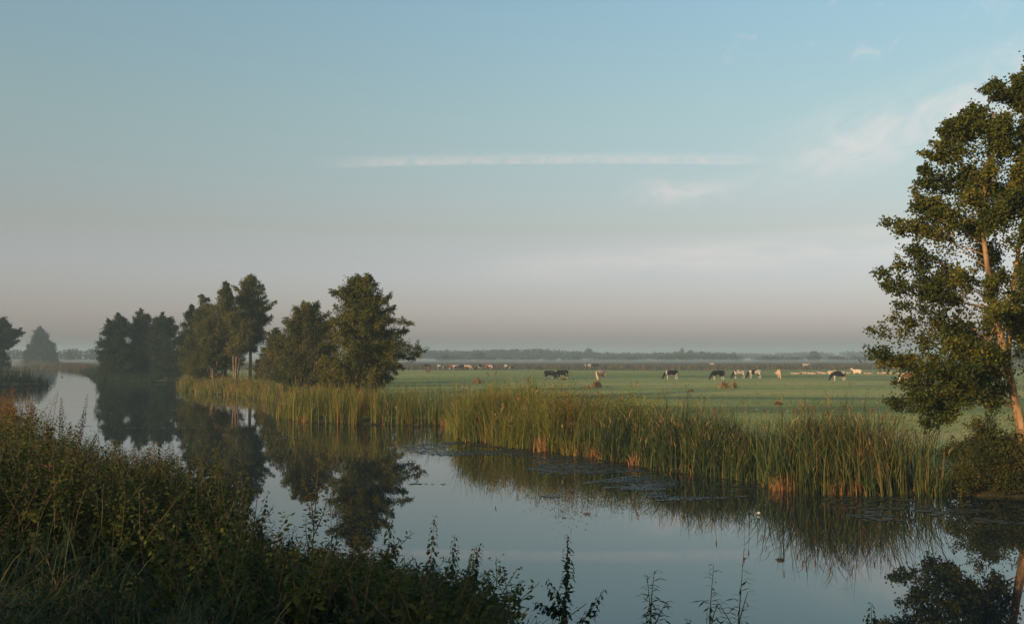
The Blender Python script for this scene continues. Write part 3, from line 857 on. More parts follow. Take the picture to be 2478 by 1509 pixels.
M_spike, q, out = mat('cattail_spike')
g = q.n('ShaderNodeNewGeometry')
p = q.n('ShaderNodeBsdfPrincipled'); p.inputs['Roughness'].default_value = .95
q.put(p.inputs['Base Color'], q.ramp(q.noise(g.outputs['Position'], 60, 3), [(.3, (.085, .035, .016)), (.7, (.16, .07, .03))]))
q.put(out.inputs[0], p.outputs[0])
cats = [(1731, 985, 32, 'brown cattail spike standing alone left of the tall pair'), (1796, 963, 31, 'long brown cattail spike, left one of the tall pair'), (1808, 974, 31.3, 'shorter cattail spike close beside the long one'),
        (1893, 985, 30.5, 'bent brown cattail spike under the dead umbrella flower'), (1901, 1015, 30.2, 'lowest cattail spike hanging below the dead umbrella flower'), (1924, 985, 30.3, 'upright cattail spike between the dead flower and the twin spikes'),
        (1937, 970, 30.2, 'left spike of the highest cattail twins'), (1946, 964, 30, 'right spike of the highest cattail twins'), (1968, 975, 30, 'thin cattail spike just right of the twins'),
        (2111, 980, 29.6, 'thin green cattail spike above the dense leaves near the bush'), (2133, 998, 29.6, 'reddish cattail spike nearest the low alder branches'), (2160, 998, 29.6, 'small pale cattail spike under the low alder branches'),
        (1541, 1023, 34, 'red brown cattail low in the leaves left of centre'), (1625, 1052, 32.5, 'short reddish cattail half hidden in the dark leaves')]
for c in cats: cattail(*c)

# bright dry clumps and fresh green fans at the waterline
mb = MB()
for (u, v, n_, s_) in [(1315, 1092, 50, .9), (1330, 1090, 40, 1.), (1440, 1106, 60, .6), (1470, 1110, 50, .7), (1390, 1102, 40, .6), (1545, 1125, 40, .7), (1860, 1160, 50, .5), (1905, 1185, 60, .7), (2010, 1192, 70, .6), (2070, 1194, 50, .7), (1985, 1190, 40, .6), (740, 1020, 40, .9), (1080, 1030, 30, .7)]:
    g0 = gnd(u, v)
    P3 = g0 + np.column_stack([rng.normal(size=(n_, 2)) * .22, np.zeros(n_)])
    blades(mb, P3, s_ * rng.uniform(.4, 1.1, n_), rng.normal(size=(n_, 2)), rng.uniform(.05, .8, n_), .026, rng.uniform(size=n_), 4)
tag(mb.build('dry_reeds', M_dry), 'orange dead reed leaves glowing along the waterline of the far bank', 'dead reeds', kind='stuff')
mb = MB()
for (u, v, n_) in [(1960, 1192, 14), (2040, 1192, 12), (2110, 1193, 16), (2145, 1194, 10), (2175, 1194, 26), (2190, 1194, 14), (2222, 1194, 12), (2240, 1196, 18), (1880, 1168, 10), (1660, 1143, 16), (1700, 1146, 12), (1500, 1112, 14), (1400, 1100, 14), (1365, 1095, 16), (1345, 1092, 14), (1445, 1105, 16), (1290, 1086, 12)]:
    g0 = gnd(u, v)
    P3 = g0 + np.column_stack([rng.normal(size=(n_, 2)) * .07, np.zeros(n_)])
    blades(mb, P3, rng.uniform(.8, 1.7, n_), rng.normal(size=(n_, 2)), rng.uniform(.02, .2, n_), .028, rng.uniform(.45, .8, n_), 4)
tag(mb.build('cattail_fans', M_cat), 'fresh green cattail fans standing in the water before the dark leaves', 'cattail leaves', kind='stuff')

# rust coloured docks and dead umbels
def umbel(u, v, Y, lab, n=60, s=.22, matc=None, name='umbel_plant'):
    tip = at(u, v, Y); base = np.array([tip[0] + .05, Y, hz(tip[0], Y)])
    o = empty(name, base)
    mb = MB(); tube(mb, curve([base, (base + tip) / 2 + np.array([.03, 0, 0]), tip], 6), np.linspace(.01, .005, 6), 5)
    for k in range(10):
        d = unit(np.array([rng.normal(), rng.normal(), .8]))
        tube(mb, [tip, tip + d * s * .5, tip + d * s * .9], np.array([.004, .003, .003]), 4, cap=False)
    mb.build('stalk', M_stem, o, base)
    mb = MB(); d = rdir(n * 4); d[:, 2] = abs(d[:, 2]) * .7
    P = tip + d * s * rng.uniform(.75, 1.05, (n * 4, 1))
    leaves(mb, P, rdir(n * 4), d, .035, .03, rng.uniform(size=n * 4))
    mb.build('flower_head', matc or M_rust, o, base)
    tag(o, lab, 'dead flower')


M_umb = leafmat('dead_umbel', [(0, (.07, .04, .018)), (1, (.20, .11, .045))], .2, 1., .5)
umbel(1884, 978, 31, 'big rust brown dead umbrella flower above the cattails', 70, .13, M_umb)
umbel(1672, 946, 42, 'small dead umbrella flower alone against the green pasture', 50, .11, M_umb)
umbel(1365, 918, 42, 'tall rusty flower head poking above the middle reeds', 30, .10, M_umb)
umbel(1420, 940, 41, 'yellowish feathery flower top right of the tall rusty one', 40, .16, M_plume)
umbel(1180, 965, 50, 'rusty flower head at the left end of the middle reeds', 30, .14, M_umb)

lv = MB()
for (u, v, Y, s_, n_, m_) in [(1350, 985, 41, .5, 300, 0), (1365, 960, 41.5, .35, 160, 0), (1205, 985, 46, .35, 160, 0), (1245, 975, 46, .35, 120, 0), (1395, 975, 41, .45, 260, 0), (1435, 970, 41, .3, 120, 0), (1130, 960, 52, .4, 120, 0), (800, 925, 64, .9, 160, 0), (560, 915, 100, 1.5, 200, 0)]:
    c0 = at(u, v, Y)
    P = c0 + rng.normal(size=(n_, 3)) * np.array([s_, s_, s_ * 1.1])
    leaves(lv, P, rdir(n_) + np.array([0, 0, .8]), rdir(n_), .11 * Y / 45, .035 * Y / 45, rng.uniform(size=n_))
    for k in range(6):
        g0 = c0 + np.array([rng.normal() * s_, rng.normal() * s_, 0])
        tube(lv, [(g0[0], g0[1], .2), (g0[0] + .05, g0[1], (g0[2] + .2) / 2), (g0[0], g0[1], g0[2])], np.array([.01, .008, .004]), 4, .5, cap=False)
tag(lv.build('dock_stand', M_rust), 'rust coloured docks and willowherb rising through the far bank reeds', 'docks', kind='stuff')

for (u, v, Y, n_, s_, lab) in [(1155, 921, 128, 120, .9, 'low brown weed clump alone in the pasture before the distant cows'), (1752, 931, 108, 80, .7, 'brown weed clump left in the pasture below the dark grazing cow'), (1778, 930, 108, 60, .5, 'smaller brown weed clump just right of another in the pasture'),
                               (1445, 929, 112, 110, .8, 'tawny weed clump below the cream cow that stands alone'), (1038, 896, 215, 60, .9, 'tiny dark shrub on the field edge just right of the big alder bough')]:
    g0 = at(u, v, Y); g0[2] = hz(g0[0], Y)
    o_ = MB()
    P3 = g0 + np.column_stack([rng.normal(size=(n_, 2)) * s_ * .3, np.zeros(n_)])
    blades(o_, P3, rng.uniform(.3, 1.1, n_) * (1.0 if Y < 200 else 2), rng.normal(size=(n_, 2)), rng.uniform(.1, .6, n_), .09, rng.uniform(size=n_), 3)
    tag(o_.build('weed_clump', M_plume, None, g0), lab, 'weeds', 'weed clumps in the pasture')

# rough grass along the far field edge
mb = MB()
n_ = 16000
X_ = rng.uniform(-150, 260, n_); Y_ = rng.uniform(235, 330, n_) + 12 * vnoise(X_, X_ * 0, 30, 9)
d_ = dseg(np.stack([X_, Y_], 1), FAR) > 4
X_, Y_ = X_[d_], Y_[d_]
kp = vnoise(X_, Y_, 9, 21) > .35
X_, Y_ = X_[kp], Y_[kp]
blades(mb, np.column_stack([X_, Y_, np.full(len(X_), .2)]), rng.uniform(.5, 1.5, len(X_)), rng.normal(size=(len(X_), 2)), .25, .22, rng.uniform(size=len(X_)), 2)
M_rg = leafmat('rough_grass', [(0, (.040, .042, .022)), (.6, (.075, .07, .036)), (1, (.12, .095, .055))], .2, .05, .5)
tag(mb.build('rough_grass', M_rg), 'band of brownish rough grass along the far edge of the pasture', 'rough grass', kind='stuff')

# peninsula and left bank growth
mb = MB()
n_ = 60000
P2 = np.column_stack([rng.uniform(-125, -57, n_), rng.uniform(100, 175, n_)])
k = (~inside(P2, POLY)) & (dseg(P2, NEAR) < 7)
P2 = P2[k]
nn = len(P2)
blades(mb, np.column_stack([P2, height(P2) - .05]), rng.uniform(.7, 1.5, nn) * (1 + .8 * (vnoise(P2[:, 0], P2[:, 1], 5, 8) > .6)), rng.normal(size=(nn, 2)), rng.uniform(.1, .5, nn), .07, rng.uniform(size=nn), 3)
tag(mb.build('sedge_bank', M_dark), 'dark green sedge on the small point of land at the left', 'sedge', kind='stuff')

# tufts in the grazed pasture
nt = 5200
Yt = 46 + 200 * rng.uniform(size=nt) ** 1.3
Xt = (rng.uniform(900, 2600, nt) - W0 / 2) / F * Yt
Pt = np.column_stack([Xt, Yt]); Pt = Pt[(~inside(Pt, POLY)) & (dseg(Pt, FAR) > 5) & (vnoise(Xt, Yt, 11, 91) > .35)]
Pt = np.repeat(Pt, 7, 0); nt = len(Pt)
Pt = Pt + rng.normal(size=(nt, 2)) * .12
mb = MB()
blades(mb, np.column_stack([Pt, height(Pt) - .02]), rng.uniform(.07, .24, nt), rng.normal(size=(nt, 2)), rng.uniform(.2, .9, nt), .035, rng.uniform(size=nt), 2)
M_tuft = leafmat('pasture_tuft', [(0, (.05, .085, .03)), (.6, (.13, .18, .055)), (1, (.30, .26, .12))], .2, .2, .5)
tag(mb.build('pasture_tufts', M_tuft), 'small coarse grass tufts scattered over the grazed pasture', 'grass', kind='stuff')

# ------------------------------------------------------------------ lily pads


M_pad, q, out = mat('lily_pad')
a = q.n('ShaderNodeObjectInfo')
p = q.n('ShaderNodeBsdfPrincipled'); p.inputs['Roughness'].default_value = .42
at_ = q.n('ShaderNodeAttribute'); at_.attribute_name = 'rnd'
q.put(p.inputs['Base Color'], q.ramp(at_.outputs['Fac'], [(0, (.020, .034, .022)), (.8, (.045, .060, .036)), (1, (.12, .07, .03))]))
q.put(out.inputs[0], p.outputs[0])


def pad_mesh(mb, c, r, a0, rv):
    n_ = 10
    th = a0 + np.linspace(.22, 2 * np.pi - .22, n_ + 1)
    rim = c + np.column_stack([np.cos(th) * r, np.sin(th) * r, .004 + .006 * np.sin(th * 3)])
    V = np.concatenate([[c + np.array([0, 0, .004])], rim])
    Fq = [[0, k + 1, k + 2, k + 3] for k in range(0, n_ - 1, 2)]
    mb.add(V, Fq, rv)


P, N = along(FAR, 0, 13, 9500)
sgn = np.where(inside(P + N * .3, POLY), 1.0, -1.0)[:, None]
off = rng.uniform(.1, 4.8, 9500)
Q = P + N * sgn * off[:, None]
lim = .38 + .16 * off / 4.2
k = (vnoise(Q[:, 0], Q[:, 1], 1.9, 31) * .6 + vnoise(Q[:, 0], Q[:, 1], .7, 32) * .4 > lim) & inside(Q, POLY) & (Q[:, 0] < 18)
Q = Q[k]
near_k = np.argsort(np.hypot(Q[:, 0] - 8, Q[:, 1] - 20))
mb = MB()
for j, i in enumerate(near_k):
    c_ = np.array([Q[i, 0], Q[i, 1], .004])
    rad_ = rng.uniform(.05, .13)
    if j < 150:
        m1 = MB(); pad_mesh(m1, c_, rad_, rng.uniform(0, 6), rng.uniform())
        tag(m1.build('lily_pad', M_pad, None, c_), 'flat round lily pad floating off the cattails at the right', 'lily pad', 'lily pads floating off the cattails')
    else:
        pad_mesh(mb, c_, rad_ * .8, rng.uniform(0, 6), rng.uniform())
tag(mb.build('floating_leaves', M_pad), 'carpet of small dull floating leaves along the far bank waterline', 'floating leaves', kind='stuff')

# drifting specks on the open water
mb = MB()
for (u, v, s_) in [(150, 938, 1.8), (165, 970, 1.5), (190, 985, 1.2), (215, 1000, 1.4), (210, 1030, 1.0), (330, 1036, 1.6), (380, 1035, 1.2), (505, 1112, .5), (470, 1135, .5), (1330, 1202, .12), (700, 1060, .7), (1010, 1170, .3)]:
    g0 = gnd(u, v)
    for j in range(14):
        pad_mesh(mb, g0 + np.array([rng.normal() * s_, rng.normal() * .1, .004]), rng.uniform(.04, .1), rng.uniform(0, 6), rng.uniform())
tag(mb.build('drifting_leaves', M_pad), 'thin streaks of drifting leaves on the open water', 'floating leaves', kind='stuff')

def plain(name, stops, rough=.8, scale=6):
    m, q, out = mat(name)
    tcx = q.n('ShaderNodeTexCoord')
    p = q.n('ShaderNodeBsdfPrincipled'); p.inputs['Roughness'].default_value = rough
    q.put(p.inputs['Base Color'], q.ramp(q.noise(tcx.outputs['Object'], scale, 4), stops))
    q.put(out.inputs[0], p.outputs[0])
    return m


M_petal = plain('white_petal', [(.3, (.75, .72, .66)), (.7, (.85, .82, .78))])
g0 = gnd(1836, 1245); mb = MB()
for k in range(2):
    n_ = 12
    a_ = np.linspace(0, 2 * np.pi, n_, endpoint=False) + k * .2
    D = np.column_stack([np.cos(a_), np.sin(a_), np.full(n_, .6 + k)])
    leaves(mb, np.repeat(g0[None] + np.array([0, 0, .01]), n_, 0), D, np.array([0, 0, 1.]) + rdir(n_) * .1, .075, .035, .5)
tag(mb.build('water_lily_flower', M_petal, None, g0), 'single white water lily flower among the pads', 'flower')

# ------------------------------------------------------------------ animals


def remeshed(mb, name, mats, vox):
    o = mb.build('tmp', mats)
    m_ = o.modifiers.new('r', 'REMESH'); m_.mode = 'VOXEL'; m_.voxel_size = vox
    s_ = o.modifiers.new('s', 'SMOOTH'); s_.factor = .5; s_.iterations = 3
    dg = bpy.context.evaluated_depsgraph_get()
    me = bpy.data.meshes.new_from_object(o.evaluated_get(dg))
    me.name = name
    me.polygons.foreach_set('use_smooth', np.ones(len(me.polygons), bool))
    me.materials.clear()
    for x_ in mats: me.materials.append(x_)
    bpy.data.objects.remove(o)
    return me


def cow_shape(pose):
    """x forward, z up, feet at 0"""
    mb = MB()
    sp_ = [(-1.02, 0, 1.12), (-.92, 0, 1.13), (-.6, 0, 1.08), (-.1, 0, 1.02), (.35, 0, 1.04), (.68, 0, 1.08)]
    rd = np.array([(.10, .14), (.24, .24), (.31, .31), (.36, .38), (.30, .35), (.20, .26)])
    tube(mb, curve(sp_, 16), np.stack([np.interp(np.linspace(0, 5, 16), range(6), rd[:, i]) for i in (0, 1)], 1), 14)
    if pose == 'graze':
        nk = [(.55, 0, 1.12), (.85, 0, .98), (1.08, 0, .66), (1.2, 0, .42)]
        hd = [(1.15, 0, .50), (1.26, 0, .34), (1.36, 0, .17), (1.40, 0, .08)]
    elif pose == 'turn':
        nk = [(.55, 0, 1.12), (.85, .10, 1.0), (1.05, .28, .72), (1.1, .42, .48)]
        hd = [(1.08, .38, .55), (1.12, .5, .38), (1.16, .62, .2), (1.17, .66, .1)]
    else:
        nk = [(.55, 0, 1.15), (.85, 0, 1.18), (1.1, 0, 1.25), (1.25, 0, 1.32)]
        hd = [(1.15, 0, 1.36), (1.32, 0, 1.3), (1.52, 0, 1.18), (1.62, 0, 1.1)]
    tube(mb, curve(nk, 9), np.column_stack([np.linspace(.17, .10, 9), np.linspace(.27, .13, 9)]), 10)
    tube(mb, curve(hd, 8), np.interp(np.linspace(0, 1, 8), [0, .3, .8, 1], [.11, .125, .085, .06]), 10)
    hd = np.array(hd)
    for s in (-1, 1):
        tube(mb, [hd[0] + np.array([0, s * .08, .03]), hd[0] + np.array([-.04, s * .24, .0])], np.array([.03, .045]), 6)
        off = .04 * s
        tube(mb, curve([(.52 + off, s * .17, .95), (.54 + off, s * .18, .62), (.55 + off, s * .18, .40), (.55 + off, s * .18, .08), (.58 + off, s * .18, .0)], 9), np.interp(np.linspace(0, 1, 9), [0, .35, .6, .85, 1], [.15, .085, .062, .05, .06]), 8)
        tube(mb, curve([(-.74 - off, s * .19, 1.0), (-.66 - off, s * .2, .70), (-.84 - off, s * .2, .50), (-.80 - off, s * .2, .12), (-.76 - off, s * .2, .0)], 9), np.interp(np.linspace(0, 1, 9), [0, .3, .5, .85, 1], [.22, .14, .075, .052, .06]), 8)
    tube(mb, curve([(-.45, 0, .78), (-.5, 0, .62), (-.5, 0, .55)], 5), np.array([.16, .17, .15, .11, .06]), 10)
    tube(mb, curve([(-1.08, 0, 1.25), (-1.14, 0, 1.0), (-1.13, 0, .6), (-1.12, 0, .38)], 9), np.interp(np.linspace(0, 1, 9), [0, .7, .85, 1], [.035, .024, .05, .03]), 6)
    return mb


def coat(name, dark, light, thr, seed, scale=1.35, head=False):
    m, q, out = mat(name)
    t_ = q.n('ShaderNodeTexCoord')
    mp = q.n('ShaderNodeMapping'); mp.inputs['Location'].default_value = (seed * 3.7, seed * 1.9, seed)
    q.put(mp.inputs[0], t_.outputs['Object'])
    nz = q.noise(mp.outputs[0], scale, 2, .45, .4)
    f = q.sm(nz, thr - .015, thr + .015)
    s_ = q.n('ShaderNodeSeparateXYZ'); q.put(s_.inputs[0], t_.outputs['Object'])
    legs = q.sm(s_.outputs[2], .30 + .05 * seed, .40 + .05 * seed)
    f = q.m('MULTIPLY', f, legs)
    if head: f = q.m('MAXIMUM', f, q.sm(s_.outputs[0], .86, .90))
    fin = q.noise(t_.outputs['Object'], 30, 3)
    p = q.n('ShaderNodeBsdfPrincipled'); p.inputs['Roughness'].default_value = .9; p.inputs['Specular IOR Level'].default_value = .05
    q.put(p.inputs['Base Color'], q.mix(f, q.ramp(fin, [(.3, tuple(c * .85 for c in light)), (.7, light)]), q.ramp(fin, [(.3, dark), (.7, tuple(c * 1.2 for c in dark))])))
    q.put(out.inputs[0], p.outputs[0])
    return m


BLK, WHT, CRM, RED = (.010, .010, .011), (.40, .36, .31), (.44, .34, .23), (.12, .045, .02)
shapes = {k: remeshed(cow_shape(k), 'cow_body_' + k, [coat('tmp_coat', BLK, WHT, .5, 1)], .035) for k in ('graze', 'turn', 'stand')}


def cow(u, v, face, pose, coatm, lab, sc=1.0, name='cow', grp='cows grazing in the pasture'):
    """v: feet; face: heading in degrees, 0 = to the right of the picture, 90 = away"""
    d = ray(u, v); z0 = .3
    for _ in range(3):
        P = gnd(u, v, z0); z0 = hz(P[0], P[1])
    me = shapes[pose].copy(); me.name = name
    me.materials.clear(); me.materials.append(coatm)
    o = bpy.data.objects.new(name, me); C.objects.link(o)
    o.location = (P[0], P[1], z0 - .01)
    o.rotation_euler = (0, 0, R(face)); o.scale = (sc,) * 3
    tag(o, lab, 'cow' if name == 'cow' else name, grp)
    return o


bw = [coat('holstein_coat', BLK, WHT, t, s, head=True) for t, s in ((.30, 1), (.32, 0), (.50, 3), (.40, 4), (.50, 2), (.44, 6), (.40, 5))]
cr = coat('cream_coat', RED, CRM, .60, 2); cr2 = coat('plain_cream_coat', CRM, CRM, .6, 3); rw = coat('red_coat', RED, (.6, .45, .33), .46, 5)
cow(1331, 917, -35, 'graze', bw[0], 'nearly black cow grazing head to head, left one of the close pair', .95)
cow(1360, 917, 205, 'graze', bw[1], 'nearly black cow with white legs grazing head to head, right one of the close pair')
cow(1453, 919, 222, 'turn', cr, 'cream cow seen from behind, standing alone between the pair and the others', 1.05)
cow(1624, 918, 190, 'graze', bw[5], 'black fronted cow with pale hindquarters above the middle of the cattail bank')
cow(1737, 919, 196, 'graze', bw[3], 'mostly black cow with white shoulder patch, head lowest, left of the spotted pair')
cow(1788, 916, 192, 'graze', bw[4], 'smaller black and white cow, left one of the spotted pair', .95)
cow(1826, 916, 184, 'graze', bw[2], 'larger white cow with black patches, right one of the spotted pair', 1.0)
cow(1886, 915, 262, 'graze', cr2, 'plain cream cow facing the viewer right of the spotted pair')
cow(2029, 921, 186, 'graze', bw[6], 'black and white cow nearest the right tree, white head down')
cow(2200, 926, 180, 'graze', rw, 'red and white cow glimpsed through the low boughs of the right tree')
fc = [(1067, 893, 10, bw[2], 'distant dark cow with a white flank spot, leftmost clear one of the far row'), (1095, 894, 0, rw, 'distant pale brown spotted cow left of the solid black one'), (1106, 894, 15, bw[4], 'distant patched cow squeezed just left of the solid black one'),
      (1117, 894, 190, coat('black_coat', BLK, BLK, .5, 1), 'distant solid black cow in the far row'), (1132, 894, 0, cr, 'distant white and tan cow touching the right of the solid black one'), (1162, 893, 70, bw[5], 'distant small cow seen end on, alone in the far row'),
      (1182, 893, 0, rw, 'distant red and white cow right of the one seen end on'), (1229, 893, 5, bw[2], 'rightmost distant black and white cow of the far row'), (1034, 891, 0, bw[0], 'faint dark cow at the far left of the row beside the alder bough'),
      (1422, 891, 180, bw[2], 'tiny far black and white cow above and left of the lone cream one'), (1441, 891, 0, bw[0], 'tiny far dark cow just above the lone cream one')]
for (u, v, fa, cm, lab) in fc: cow(u, v, fa, 'graze', cm, lab, .9, grp='distant cows on the far side of the pasture')
cow(1950, 889, 0, 'stand', cr2, 'far pale cow standing beyond the resting animals on the right', .85, grp='distant cows on the far side of the pasture')
cow(1724, 885, 0, 'graze', cr2, 'faint whitish cow far off above the mostly black cow', .75, grp='distant cows on the far side of the pasture')


def lying(rump=.3):
    mb = MB()
    tube(mb, curve([(-.55, 0, .28), (-.35, 0, .33), (0, 0, .34), (.3, 0, .33), (.5, 0, .36)], 12), np.interp(np.linspace(0, 1, 12), [0, .15, .6, 1], [.12, .25, .27, .15]), 12)
    tube(mb, curve([(.42, 0, .40), (.6, 0, .55), (.7, 0, .66)], 6), np.linspace(.14, .09, 6), 8)
    tube(mb, curve([(.66, 0, .68), (.80, 0, .62), (.92, 0, .54)], 6), np.interp(np.linspace(0, 1, 6), [0, .4, 1], [.085, .09, .05]), 8)
    for s in (-1, 1):
        tube(mb, [(.68, s * .06, .68), (.62, s * .17, .66)], np.array([.025, .03]), 6)
        tube(mb, curve([(.35, s * .18, .18), (.5, s * .2, .07), (.28, s * .22, .05)], 6), np.linspace(.08, .05, 6), 6)
        tube(mb, curve([(-.35, s * .2, .2), (-.15, s * .27, .1), (-.4, s * .28, .05)], 6), np.linspace(.12, .05, 6), 6)
    return mb


M_wool = plain('wool', [(.3, (.34, .25, .19)), (.7, (.46, .34, .26))], .95, 9)
shapes['lie'] = remeshed(lying(), 'sheep_body', [M_wool], .035)
sheep = [(1880, 0), (1919, 180), (1929, 0), (1947, 180), (1959, 0), (1968, 0), (1985, 180), (1995, 0), (2014, 180), (2052, 0), (2096, 180), (2106, 0), (2128, 0), (2141, 180), (2149, 0), (2161, 180), (2175, 0), (2191, 0), (2212, 180)]
for k, (u, fa) in enumerate(sheep):
    ps = ['leftmost', 'second', 'third', 'fourth', 'fifth', 'sixth', 'seventh', 'eighth', 'ninth', 'tenth', '11th', '12th', '13th', '14th', '15th', '16th', '17th', '18th', 'rightmost'][k]
    cow(u, 904 + (k % 3) * .6, fa + random.uniform(-15, 15), 'lie', M_wool, ps + (' from the left' if ps not in ('leftmost', 'rightmost') else '') + ' of the pale sheep lying in a row', random.uniform(.7, .95), 'sheep', 'pale sheep lying in a row').scale.z *= .72
cow(2075, 904, 170, 'lie', rw, 'reddish cow lying down among the pale sheep', 1.5, 'cow', 'distant cows on the far side of the pasture')
cow(2011, 905, 0, 'lie', rw, 'reddish calf lying behind the black and white cow nearest the right tree', 1.1, 'cow', 'distant cows on the far side of the pasture')

# a duck far out on the water
mb = MB()
tube(mb, curve([(-.28, 0, .12), (-.15, 0, .08), (.05, 0, .07), (.2, 0, .1)], 8), np.array([.02, .08, .11, .12, .12, .10, .07, .04]), 8)
tube(mb, curve([(.16, 0, .1), (.2, 0, .22), (.2, 0, .28)], 5), np.array([.05, .04, .045, .055, .03]), 8)
tube(mb, [(.22, 0, .27), (.32, 0, .25)], np.array([.03, .012]), 6)
dk = remeshed(mb, 'duck', [plain('duck_feather', [(.3, (.03, .025, .02)), (.7, (.07, .055, .04))])], .02)
g0 = gnd(150, 912)
o = bpy.data.objects.new('duck', dk); C.objects.link(o); o.location = (g0[0], g0[1], 0); o.scale = (.8,) * 3
tag(o, 'small dark duck swimming alone far up the river', 'duck')

# posts in the pasture
M_post = barkmat('post_wood', (.06, .05, .04), (.14, .11, .08), 12)
for (u, v, Y, lab) in [(1199, 925, 120, 'thin fence post alone in the pasture right of the brown weed clump'), (585, 912, 150, 'dark fence post between the slanting stems and the bare alder trunk'), (2475, 935, 100, 'pale fence post at the right edge beyond the leaning trunk')]:
    p0 = at(u, v, Y); p0[2] = hz(p0[0], Y) - .1
    mb = MB(); tube(mb, [p0, p0 + np.array([.02, 0, .7]), p0 + np.array([.03, 0, 1.3])], np.array([.06, .055, .05]), 8)
    tag(mb.build('fence_post', M_post, None, p0, True), lab, 'fence post', 'old fence posts in the pasture')

# ------------------------------------------------------------------ foreground weeds


def stem_plant(lvb, stb, base, tip, kind='nettle', bend=0.0, r0=.5, dens=1.0, ls=1.0):
    base, tip = np.asarray(base, float), np.asarray(tip, float)
    v = tip - base; ln = np.linalg.norm(v)
    sidev = unit(np.array([v[1], -v[0], 0]) + np.array([.01, 0, 0]))
    mid = (base + tip) / 2 + np.array([bend * ln, 0, 0]) + rng.normal(size=3) * .015 * ln
    P = curve([base, mid, tip], 9)
    if stb is not None: tube(stb, P, np.linspace(.0065, .002, 9) * (1.2 if kind != 'nettle' else 1), 5, .5, cap=False)
    sp_ = {'nettle': .030, 'herb': .026, 'willow': .034}[kind] / dens
    n_ = int(ln / sp_)
    s = np.linspace(.12, 1, n_)
    C_ = np.stack([np.interp(s * 8, np.arange(9), P[:, i]) for i in range(3)], 1)
    a0 = rng.uniform(0, 6.28)
    for h_ in (0, 1):
        if kind == 'nettle':
            a = a0 + h_ * np.pi + (np.arange(n_) % 2) * np.pi / 2 + rng.normal(size=n_) * .25
            D = np.column_stack([np.cos(a), np.sin(a), np.full(n_, -.55) + rng.normal(size=n_) * .25])
            L = np.interp(s, [0, .4, .8, 1], [.095, .10, .065, .03]) * rng.uniform(.75, 1.25, n_)
            O = C_ + D * .012
            # each leaf: a first half held out, a second half hanging
            leaves(lvb, O, D + np.array([0, 0, .5]), np.array([0, 0, 1.]) + rdir(n_) * .2, L * .75, L * .55, np.clip(r0 + rng.uniform(-.2, .2, n_), 0, 1))
            leaves(lvb, O + unit(D + np.array([0, 0, .5])) * (L * .4)[:, None], D + np.array([0, 0, -1.1]), D, L * .75, L * .52, np.clip(r0 + rng.uniform(-.2, .2, n_), 0, 1))
        elif kind == 'herb':
            a = rng.uniform(0, 6.28, n_)
            D = np.column_stack([np.cos(a), np.sin(a), rng.uniform(-.3, .7, n_)])
            L = ls * np.interp(s, [0, .6, 1], [.085, .085, .035]) * rng.uniform(.7, 1.3, n_)
            leaves(lvb, C_ + D * rng.uniform(0, .06, (n_, 1)), D, rdir(n_), L, L * .42, np.clip(r0 + rng.uniform(-.25, .25, n_), 0, 1))
        else:
            a = rng.uniform(0, 6.28, n_); k = rng.uniform(size=n_) < .75
            D = np.column_stack([np.cos(a), np.sin(a) * .6, rng.uniform(.0, .5, n_)])[k]
            L = (np.interp(s, [0, .6, 1], [.13, .16, .07]) * rng.uniform(.6, 1.3, n_))[k]
            O = C_[k]; rr = np.clip(r0 + rng.uniform(-.2, .2, k.sum()), 0, 1)
            Nn = np.array([0, 0, 1.]) + rdir(k.sum()) * .4
            leaves(lvb, O, D, Nn, L * .62, L * .13, rr)
            leaves(lvb, O + unit(D) * (L * .45)[:, None], D + np.array([0, 0, -.6]), Nn, L * .62, L * .12, rr)


SU = [-80, 0, 50, 90, 140, 200, 232, 244, 300, 370, 450, 520, 545, 562, 600, 650, 720, 800, 860, 920, 1000, 1080, 1140, 1180, 1260]
SV = [920, 930, 945, 972, 1000, 1035, 1068, 1092, 1085, 1082, 1100, 1120, 1145, 1250, 1285, 1328, 1330, 1330, 1342, 1370, 1382, 1395, 1430, 1505, 1560]


def proj(P):
    """photo pixel of world points"""
    d = P - np.array([0, 0, CH])
    yc = d[:, 1] * math.cos(TILT) + d[:, 2] * math.sin(TILT)
    zc = -d[:, 1] * math.sin(TILT) + d[:, 2] * math.cos(TILT)
    return W0 / 2 + F * d[:, 0] / yc, H0 / 2 - F * zc / yc


